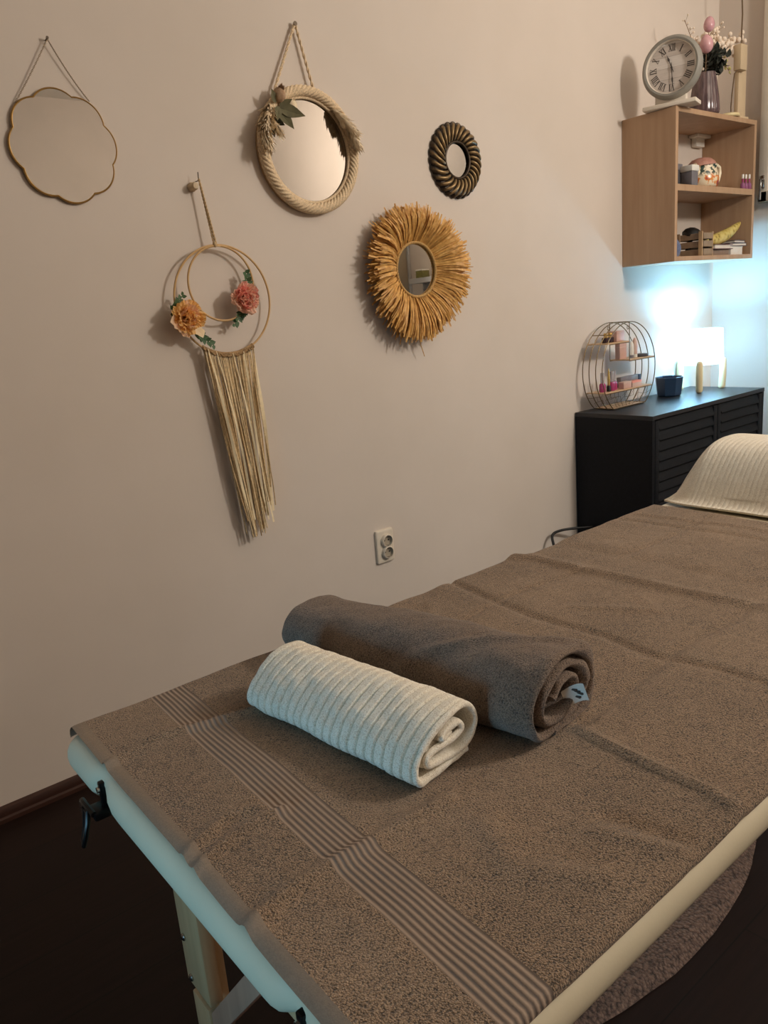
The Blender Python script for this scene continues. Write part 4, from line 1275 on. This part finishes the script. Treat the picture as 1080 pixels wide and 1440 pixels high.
for lx, sgn in ((.33, 1), (1.92, -1)):
    for ly, s in ((-1.09, -1), (-1.71, 1)):
        ya, yb = sorted((ly, ly + s * .078)); yc, yd = sorted((ly + s * .004, ly + s * .06))
        o = MB().box((lx, ya, .245), (lx + .022, yb, PB - .04), .003).build('leg', M['leg_wood'], t)
        mb = MB(); mb.box((lx + .022, yc, 0), (lx + .04, yd, .42), .003).box((lx + .002, yc, 0), (lx + .022, yd, .225), .003); mb.build('leg_extension', M['leg_wood'], o)
        for zz, yy in ((.335, ly + s * .016), (.262, ly + s * .02)):
            MB().lathe([(.006, 0), (.006, .002), (.004, .004), (.0001, .0045)], 12, Tr(lx, yy, zz) @ Ry(-PI / 2)).build('bolt', M['steel'], o)
        for zz in (.285, .215):
            mb = MB(); mb.tube([(lx + .03, ly - s * .0, zz), (lx + .03, ly - s * .012, zz)], .009, 12); mb.box((lx + .026, ly - s * .016 - .004, zz - .013), (lx + .034, ly - s * .016 + .004, zz + .013), .002); mb.build('wing_nut', M['leg_wood'], o)
    p0 = (lx + .012, -1.13, .17); p1 = (lx + .012, -1.40, .50)
    for (a, b) in ((p0, p1), ((lx + .012, -1.67, .17), (lx + .012, -1.41, .50))):
        mb = MB(); A, B = Vector(a), Vector(b); dd = (B - A); L = dd.length
        ang = math.atan2(dd.z, dd.y)
        mb.box((-.006, 0, -.016), (.010, L, .016), .002, Tr(*A) @ Rx(ang)); mb.build('diagonal_brace', M['brace_wood'], t)
    MB().box((lx + .002, -1.66, .5), (lx + .022, -1.14, .54), .002).build('cross_brace', M['leg_wood'], t)
# two latches on the near end
for yc in (-1.163, -1.632):
    mb = MB(); mb.box((.222, yc - .010, .628), (.244, yc + .016, .642), .003).box((.236, yc - .005, .64), (.246, yc + .005, .676), .002)
    o = mb.build('latch_bracket', M['black_metal'], t)
    mb = MB(); mb.lathe([(.0001, 0), (.004, 0), (.004, .003), (.0001, .003)], 12, Tr(.236, yc, .666) @ Ry(-PI / 2)); mb.build('rivet', M['steel'], o)
    mb = MB(); mb.tube([(.218, yc + .004, .64), (.214, yc - .002, .628), (.208, yc - .001, .608), (.206, yc + .004, .596), (.208, yc + .012, .599), (.214, yc + .016, .614), (.218, yc + .016, .64)], .0034, 8, closed=True); mb.build('latch_loop', M['black_metal'], o)
    mb = MB(); mb.prism([(.010 * cos(2 * PI * q / 20), .016 * sin(2 * PI * q / 20) * (1.1 if q > 10 else .9)) for q in range(20)], .003, Tr(.219, yc + .034, .628) @ Rz(PI / 2) @ Ry(.3)); mb.build('latch_tab', M['steel'], o)
    mb = MB(); mb.tube([(.222, yc + .036, .640), (.220, yc + .02, .644), (.222, yc - .008, .640)], .004, 8); mb.build('latch_pin', M['black_metal'], o)

# ------------------------------------------------------------------ brown towel spread over the table
FOLDS = []  # (polyline, amplitude, width)
FOLDS.append(([(.23, -1.17), (.32, -1.157), (.357, -1.163), (.417, -1.181), (.50, -1.205)], .0055, .006))
FOLDS.append(([(.24, -1.41), (.311, -1.384), (.343, -1.40)], .004, .007))
FOLDS.append(([(.24, -1.436), (.314, -1.414), (.36, -1.418)], .004, .006))
FOLDS.append(([(.23, -1.545), (.298, -1.53), (.339, -1.53), (.43, -1.535), (.5, -1.54)], .0055, .009))
FOLDS.append(([(.722, -1.52), (.713, -1.597), (.71, -1.659), (.708, -1.711), (.70, -1.765)], .0055, .0065))
FOLDS.append(([(1.01, -1.02), (.985, -1.164), (.971, -1.267), (.982, -1.409), (.964, -1.5), (.986, -1.589), (.99, -1.77)], -.0042, .007))
FOLDS.append(([(1.19, -1.02), (1.217, -1.07), (1.217, -1.161), (1.227, -1.267), (1.223, -1.391), (1.238, -1.511), (1.26, -1.6), (1.27, -1.77)], .006, .014))
FOLDS.append(([(1.30, -1.02), (1.31, -1.3), (1.33, -1.77)], -.008, .05))
FOLDS.append(([(1.23, -1.192), (1.1, -1.18), (1.011, -1.172), (.88, -1.19), (.7, -1.2)], -.0038, .006))
FOLDS.append(([(1.25, -1.53), (1.199, -1.53), (1.002, -1.525), (.786, -1.545), (.72, -1.548)], -.0038, .007))
FOLDS.append(([(1.70, -1.2), (1.5, -1.21), (1.3, -1.2)], -.003, .008))
FOLDS.append(([(1.70, -1.5), (1.5, -1.49), (1.3, -1.5)], -.003, .008))
FOLDS.append(([(1.58, -1.04), (1.6, -1.3), (1.58, -1.6)], -.003, .007))
FOLDS.append(([(1.64, -1.05), (1.66, -1.3), (1.64, -1.75)], .003, .008))
FOLDS.append(([(.52, -1.73), (.47, -1.66), (.5, -1.6)], .003, .012))
FOLDS.append(([(.60, -1.76), (.57, -1.69)], .003, .01))
FOLDS.append(([(.62, -1.76), (.6, -1.68)], -.003, .01))
FOLDS.append(([(1.05, -1.3), (1.12, -1.42), (1.16, -1.36)], .002, .012))
FOLDS.append(([(.84, -1.16), (.9, -1.08), (.98, -1.04)], .002, .01))
def segd(px, py, pts):
    best = 1e9
    for i in range(len(pts) - 1):
        ax, ay = pts[i]; bx, by = pts[i + 1]
        dx, dy = bx - ax, by - ay; L2 = dx * dx + dy * dy
        u = max(0, min(1, ((px - ax) * dx + (py - ay) * dy) / L2))
        ddx, ddy = px - ax - u * dx, py - ay - u * dy
        q = ddx * ddx + ddy * ddy
        if q < best: best = q
    return math.sqrt(best)
FB = []
for pts, A, wd in FOLDS:
    xs = [p[0] for p in pts]; yy = [p[1] for p in pts]
    FB.append((pts, A, wd, min(xs) - wd * 3, max(xs) + wd * 3, min(yy) - wd * 3, max(yy) + wd * 3))
from mathutils import noise as mn
def towel_z(x, y):
    z = PT + .0085
    for pts, A, wd, xa, xb, ya, yb in FB:
        if xa < x < xb and ya < y < yb:
            d = segd(x, y, pts)
            if d < wd * 3: z += 1.6 * A * math.exp(-(d / wd) ** 2)
    z += .0028 * mn.noise(Vector((x * 7, y * 7, .3))) + .0018 * mn.noise(Vector((x * 22, y * 16, 1.7)))
    return max(z, PT + .0025)
def towel_pt(u, y):
    x = u - (.018 + .025 * min(1.0, max(0.0, (u - .2495) / .11))) * (-1.02 - y)
    # soft drop over the near end, the wall side and the right side
    z = towel_z(x, y); X, Y = x, y
    e = TX0 + .022 - x
    if e > 0:
        z -= min(e, .06) ** 2 * 14 + .15 * e
        X = max(x, TX0 - .005)
        if x < TX0 - .005: z -= (TX0 - .005 - x)
    return X, Y, z
def towel_mesh(u0, u1, du, ya=-1.032, yb=-1.772, dy=.006):
    nu = max(2, int(round((u1 - u0) / du)) + 1); ny = int(round((ya - yb) / dy)) + 1
    mb = MB(); uv = []
    lat = [.028, .022, .015, .008, .003]
    rows = []
    for i in range(nu):
        u = u0 + (u1 - u0) * i / (nu - 1)
        row = []
        x, y, z = towel_pt(u, ya)
        row += [(x, TY1 + .008, z - .024), (x, TY1 + .008, z - .018), (x, TY1 + .004, z - .010), (x, TY1 - .004, z - .003)]
        for j in range(ny):
            row.append(towel_pt(u, ya + (yb - ya) * j / (ny - 1)))
        x, y, z = row[-1]
        row += [(x, yb - .003, z - .003), (x, yb - .0045, z - .008), (x, yb - .003, z - .012)]
        rows.append(row)
        uv += [((u - u0) / (u1 - u0) * 8.0 - .25, k / len(row)) for k in range(len(row))]
    mb.grid(lambda i, j: rows[i][j], nu, len(rows[0]))
    mb.uv = uv
    return mb
t = thing('table_towel', 'large brown terry towel with a ribbed border band spread over the massage table', 'towel', (.25, -1.4, PT))
off = (-.25, 1.4, -PT)
def place(o): o.location = off; return o
place(towel_mesh(.2495, .268, .0045).build('hem_band', M['hem'], t, smooth=180))
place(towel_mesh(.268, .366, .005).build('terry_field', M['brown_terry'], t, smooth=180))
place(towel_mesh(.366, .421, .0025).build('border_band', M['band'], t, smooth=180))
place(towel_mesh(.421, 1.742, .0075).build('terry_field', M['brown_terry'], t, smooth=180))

# ------------------------------------------------------------------ rolled towels
def spline(pts, per=10):
    out = []
    P = [Vector((p[0], p[1], 0)) for p in pts]; n = len(P)
    for i in range(n - 1):
        p0, p1, p2, p3 = P[max(0, i - 1)], P[i], P[i + 1], P[min(n - 1, i + 2)]
        for k in range(per):
            u = k / per
            q = .5 * ((2 * p1) + (-p0 + p2) * u + (2 * p0 - 5 * p1 + 4 * p2 - p3) * u * u + (-p0 + 3 * p1 - 3 * p2 + p3) * u ** 3)
            out.append((q.x, q.y))
    out.append((P[-1].x, P[-1].y))
    return out
def roll(name, curve, th, left, right, matl, parent, rib=None, seed=0, per=10, nl=90, wrink=.003, sl=(1, 1), sr=(1, 1), out=1, big=0.0):
    C = spline(curve, per); n = len(C)
    nor = []
    for i in range(n):
        a = C[max(0, i - 1)]; b = C[min(n - 1, i + 1)]; dx, dy = b[0] - a[0], b[1] - a[1]; L = math.hypot(dx, dy) or 1
        nor.append((-dy / L, dx / L))
    A = Vector((left[0], left[1], 0)); B = Vector((right[0], right[1], 0)); ax = (B - A).normalized(); s = Vector((-ax.y, ax.x, 0)); L = (B - A).length
    prof = [(c, sgn) for c in range(n) for sgn in ()]
    ring = [(i, 1) for i in range(n)] + [(i, -1) for i in range(n - 1, -1, -1)]
    m = len(ring)
    mb = MB()
    def P(i, j):
        u = i / (nl - 1); k, sg = ring[j]
        # rounded lips at both ends
        e = min(u, 1 - u) * L
        tt = th * (1 if e > th else math.sqrt(max(0, 1 - (1 - e / th) ** 2)) * .85 + .15)
        c = C[k]; nn = nor[k]
        endround = 1.0 if sg == 0 else 1
        h = 0
        if sg == out:
            if big:
                w_ = math.exp(-((u - .80 - .22 * (c[0] / .06)) / .035) ** 2) * (1 if c[1] > .04 else .2)
                h += big * w_ + big * .7 * mn.noise(Vector((u * 3.2, c[0] * 16, seed + 7)))
            h += wrink * mn.noise(Vector((u * L * 14, k * .09, seed))) + wrink * .6 * mn.noise(Vector((u * L * 40, k * .2, seed + 3)))
        if rib:
            ph = u * L / rib + .10 * mn.noise(Vector((k * .03, u * 6, seed)))
            dg = abs((ph % 1.0) - .5) * 2
            h += .0066 * (1 - max(0.0, 1 - (1 - dg) * 2.2) ** 2) - .005
        dd = tt * sg * .5 + (h * sg if sg == out else 0); sx = c[0] + nn[0] * dd; hz = c[1] + nn[1] * dd
        ex = .004 * mn.noise(Vector((k * .07, 5.1, seed))) * (1 if u > .5 else -1) * (abs(u - .5) * 2) ** 6
        p = A + ax * (u * L + ex) + s * sx * (sl[0] + (sr[0] - sl[0]) * u)
        return (p.x, p.y, max(.0012, hz * (sl[1] + (sr[1] - sl[1]) * u)))
    mb.grid(P, nl, m, False, True)
    # end lips: join outer and inner skin
    for i in (0, nl - 1):
        fs = []
        for k in range(n - 1):
            fs.append((i * m + k, i * m + k + 1, i * m + (m - 2 - k), i * m + (m - 1 - k)))
        for f in fs: mb.f.append(f); mb.mi.append(0)
    return mb.build(name, matl, parent, smooth=70)
ZT = PT + .0085
t = thing('rolled_towel', 'thick brown rolled towel lying across the massage table', 'towel', (0, 0, ZT + .001), 0, 'rolled towels on the massage table')
bc = [(-.02, .006), (.02, .005), (.05, .014), (.063, .038), (.058, .062), (.035, .080), (.0, .085), (-.035, .078), (-.06, .055), (-.063, .028), (-.045, .008), (-.005, .012),
      (.028, .017), (.047, .036), (.043, .058), (.02, .069), (-.012, .068), (-.037, .055), (-.043, .033), (-.026, .02), (.0, .022), (.024, .033), (.03, .046), (.02, .056), (-.004, .055), (-.02, .043)]
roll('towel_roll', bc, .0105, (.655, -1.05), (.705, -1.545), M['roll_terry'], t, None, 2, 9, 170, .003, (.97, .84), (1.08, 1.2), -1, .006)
mb = MB()
for (i0, z0, z1) in ((0, 0, 0),):
    def tg(i, j):
        u = i / 6; v = j / 2 - .5
        return (.716 + .004 * u + v * .012 + .006 * sin(2.2 * u), -1.535 - .028 * u, .034 + .030 * u - .012 * u * u - .028 * v)
    mb.grid(tg, 7, 3)
o = mb.build('care_label', M['tag'], t, (0, 0, 0), smooth=180); o['label'] = 'white sewn-in care label'
mb = MB()
for (ua, va, l) in ((.45, -.25, .010), (.55, -.1, .012), (.65, .05, .011), (.5, .2, .006)):
    p = Vector((.716 + .004 * ua + va * .012 + .006 * sin(2.2 * ua), -1.535 - .028 * ua - .0006, .034 + .030 * ua - .012 * ua * ua - .028 * va))
    mb.box((p.x - .0016, p.y - .004, p.z - .0009), (p.x + .0016, p.y + .004, p.z + .0018), 0)
mb.build('label_print', M['ink'], o, smooth=0)

t = thing('rolled_towel', 'smaller cream ribbed rolled towel lying in front of the brown roll', 'towel', (0, 0, ZT + .001), 0, 'rolled towels on the massage table')
wc = [(.036, .012), (.012, .009), (-.02, .007), (-.046, .007), (-.056, .017), (-.05, .034), (-.033, .050), (-.005, .064), (.025, .070), (.048, .062), (.055, .042), (.046, .024), (.022, .016), (-.008, .018), (-.032, .022), (-.033, .032), (-.012, .035),
      (.014, .034), (.030, .040), (.026, .050), (.010, .052), (-.008, .047), (-.004, .043), (.010, .044)]
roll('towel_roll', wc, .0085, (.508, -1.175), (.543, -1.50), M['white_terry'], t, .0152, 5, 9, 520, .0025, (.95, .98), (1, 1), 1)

# ------------------------------------------------------------------ head cushion and ribbed towel on it
t = thing('head_cushion', 'cream head cushion at the far end of the massage table under a ribbed towel', 'cushion', (2.005, -1.4, PT + .001))
mb = MB()
mb.box((-.135, -.33, 0), (.15, .33, .10), .045, None, 5); mb.build('cushion_body', M['vinyl'], t, smooth=60)
# drape
mb = MB(); uv = []
prof = [(1.806, .007), (1.818, .010), (1.832, .020), (1.850, .042), (1.876, .078), (1.906, .112), (1.94, .136), (1.985, .147), (2.05, .148), (2.11, .142), (2.165, .124), (2.20, .09), (2.212, .05)]
PR = spline(prof, 14)
ny = 150
ya, yb = -1.03, -1.80
rows = []
for (x, h) in PR:
    x -= .036
    row = []
    for j in range(ny):
        v = j / (ny - 1); y = ya + (yb - ya) * v
        edge = min(v, 1 - v) * (ya - yb)
        k = 1.0
        e = .075
        if edge < e: k = .08 + .92 * math.sin(PI / 2 * edge / e) ** 1.2
        rib = 0.0
        wob = .005 * mn.noise(Vector((x * 9, y * 7, 3.3))) * min(1, h * 12)
        hh = .004 + (h - .004) * k
        xo = .012 * mn.noise(Vector((y * 5, 9.1, 0))) * (1 if h < .03 else .3) + .025 * (1 - k) * (1 if x < 1.86 else 0)
        row.append((x + xo, y, PT + max(.0035, hh + wob) + rib))
    rows.append(row)
def dr(i, j): return rows[i][j]
mb.grid(dr, len(rows), ny)
o = mb.build('ribbed_towel', M['ribbed_terry'], None, smooth=180)
sm = o.modifiers.new('thick', 'SOLIDIFY'); sm.thickness = .005; sm.offset = 1
tag(o, 'cream ribbed towel draped over the head cushion at the far end of the massage table', 'towel')

# ------------------------------------------------------------------ rug under the table
mb = MB(); n = 140; ring = 16
def rg(i, j):
    a = 2 * PI * i / n; u = j / (ring - 1)
    rx, ry = .62, .34
    k = 1 + .012 * mn.noise(Vector((cos(a) * 6, sin(a) * 6, 0))) + .006 * mn.noise(Vector((cos(a) * 25, sin(a) * 25, 2)))
    z = .016 * (1 - max(0, (u - .94) / .06) ** 2) + .0015 * mn.noise(Vector((cos(a) * u * 30, sin(a) * u * 20, 0)))
    return (rx * u * k * cos(a), ry * u * k * sin(a), max(.001, z))
mb.grid(rg, n, ring, True, False)
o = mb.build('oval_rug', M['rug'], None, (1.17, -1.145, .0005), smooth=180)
tag(o, 'taupe oval pile rug on the dark floor under the massage table', 'rug')

# ------------------------------------------------------------------ things seen in the raffia mirror
t = thing('tall_wardrobe', 'tall cream wardrobe beside the far wall, seen only in the raffia mirror', 'wardrobe', (3.50, -2.72, 0))
MB().box((-.1, -.3, .06), (.44, .3, 2.0), .003).build('carcass', M['wardrobe'], t, smooth=0)
for (a, b) in ((-.1, .168), (.171, .44)):
    o = MB().box((a, .301, .08), (b, .32, 1.995), .003).build('wardrobe_door', M['wardrobe'], t, smooth=0)
    MB().tube([(b - .05, .33, 1.0), (b - .05, .33, 1.15)], .006, 8).build('handle', M['steel'], o)
MB().box((-.08, -.28, 0), (.42, .28, .06)).build('plinth', M['wardrobe'], t, smooth=0)
MB().box((.44, -.3, 0), (.458, .335, 2.0), .002).build('side_panel', M['white_lacquer'], t, smooth=0)
t = thing('display_shelf', 'white floating shelf on the far wall, seen only in the raffia mirror', 'shelf', (X1, -2.1, 1.43))
MB().box((-.13, -.17, 0), (0, .3, .035), .002).build('shelf_board', M['white_lacquer'], t, smooth=0)
MB().box((-.01, -.16, -.05), (0, .27, 0), .001).build('mounting_rail', M['white_lacquer'], t, smooth=0)
t = thing('tea_tin', 'small yellow tin on the white floating shelf, seen only in the raffia mirror', 'tin', (X1 - .07, -2.19, 1.4655))
MB().box((-.035, -.035, 0), (.035, .035, .05), .004).build('tin_body', M['tin'], t); MB().box((-.036, -.036, .048), (.036, .036, .058), .004).build('tin_lid', M['white_plastic'], t)

# ------------------------------------------------------------------ lights
def light(name, kind, loc, energy, color, size, rot=None, size_y=None):
    l = bpy.data.lights.new(name, kind); l.energy = energy; l.color = color
    if kind == 'AREA':
        l.shape = 'RECTANGLE' if size_y else 'SQUARE'; l.size = size
        if size_y: l.size_y = size_y
    else: l.shadow_soft_size = size
    o = bpy.data.objects.new(name, l); col.objects.link(o); o.location = loc
    if rot: o.rotation_euler = rot
    return o
light('ceiling_lamp', 'POINT', (2.98, -2.82, 2.42), 134, (1.0, .935, .85), .15)
light('lamp_bulb_light', 'POINT', (LX, LY, DZ + .240), 17.0, (.22, .62, 1.0), .03)
dl = light('daylight_from_behind', 'AREA', (-1.55, -1.75, .78), 1.5, (.30, .70, 1.0), .5, None, .5)
dl.rotation_euler = (Vector((.25, -1.38, .62)) - dl.location).to_track_quat('-Z', 'Y').to_euler()
dl.data.spread = math.radians(50)

wd = bpy.data.worlds.new('room_air'); sc.world = wd; wd.use_nodes = True
wd.node_tree.nodes['Background'].inputs['Color'].default_value = (.9, .8, .7, 1)
wd.node_tree.nodes['Background'].inputs['Strength'].default_value = .02

# ------------------------------------------------------------------ camera
cam = bpy.data.cameras.new('camera'); co = bpy.data.objects.new('camera', cam); col.objects.link(co)
r = Vector((0.767482926041616, -0.6358739787320102, -0.08145085270346786))
dn = Vector((-0.21921549455619369, -0.140920612513319, -0.9654459839449093))
fw = Vector((0.6024238750091853, 0.7588185976505807, -0.2475475927544511))
mw = Matrix(((r.x, -dn.x, -fw.x, 0.0), (r.y, -dn.y, -fw.y, -2.1), (r.z, -dn.z, -fw.z, 1.2285), (0, 0, 0, 1)))
co.matrix_world = mw
cam.sensor_fit = 'HORIZONTAL'; cam.sensor_width = 36.0; cam.lens = 36.0 * 1078.355 / 1080.0
cam.clip_start = .02
sc.camera = co
sc.view_settings.view_transform = 'Standard'
sc.view_settings.look = 'None'
sc.view_settings.exposure = 0.0
sc.view_settings.gamma = 1.0
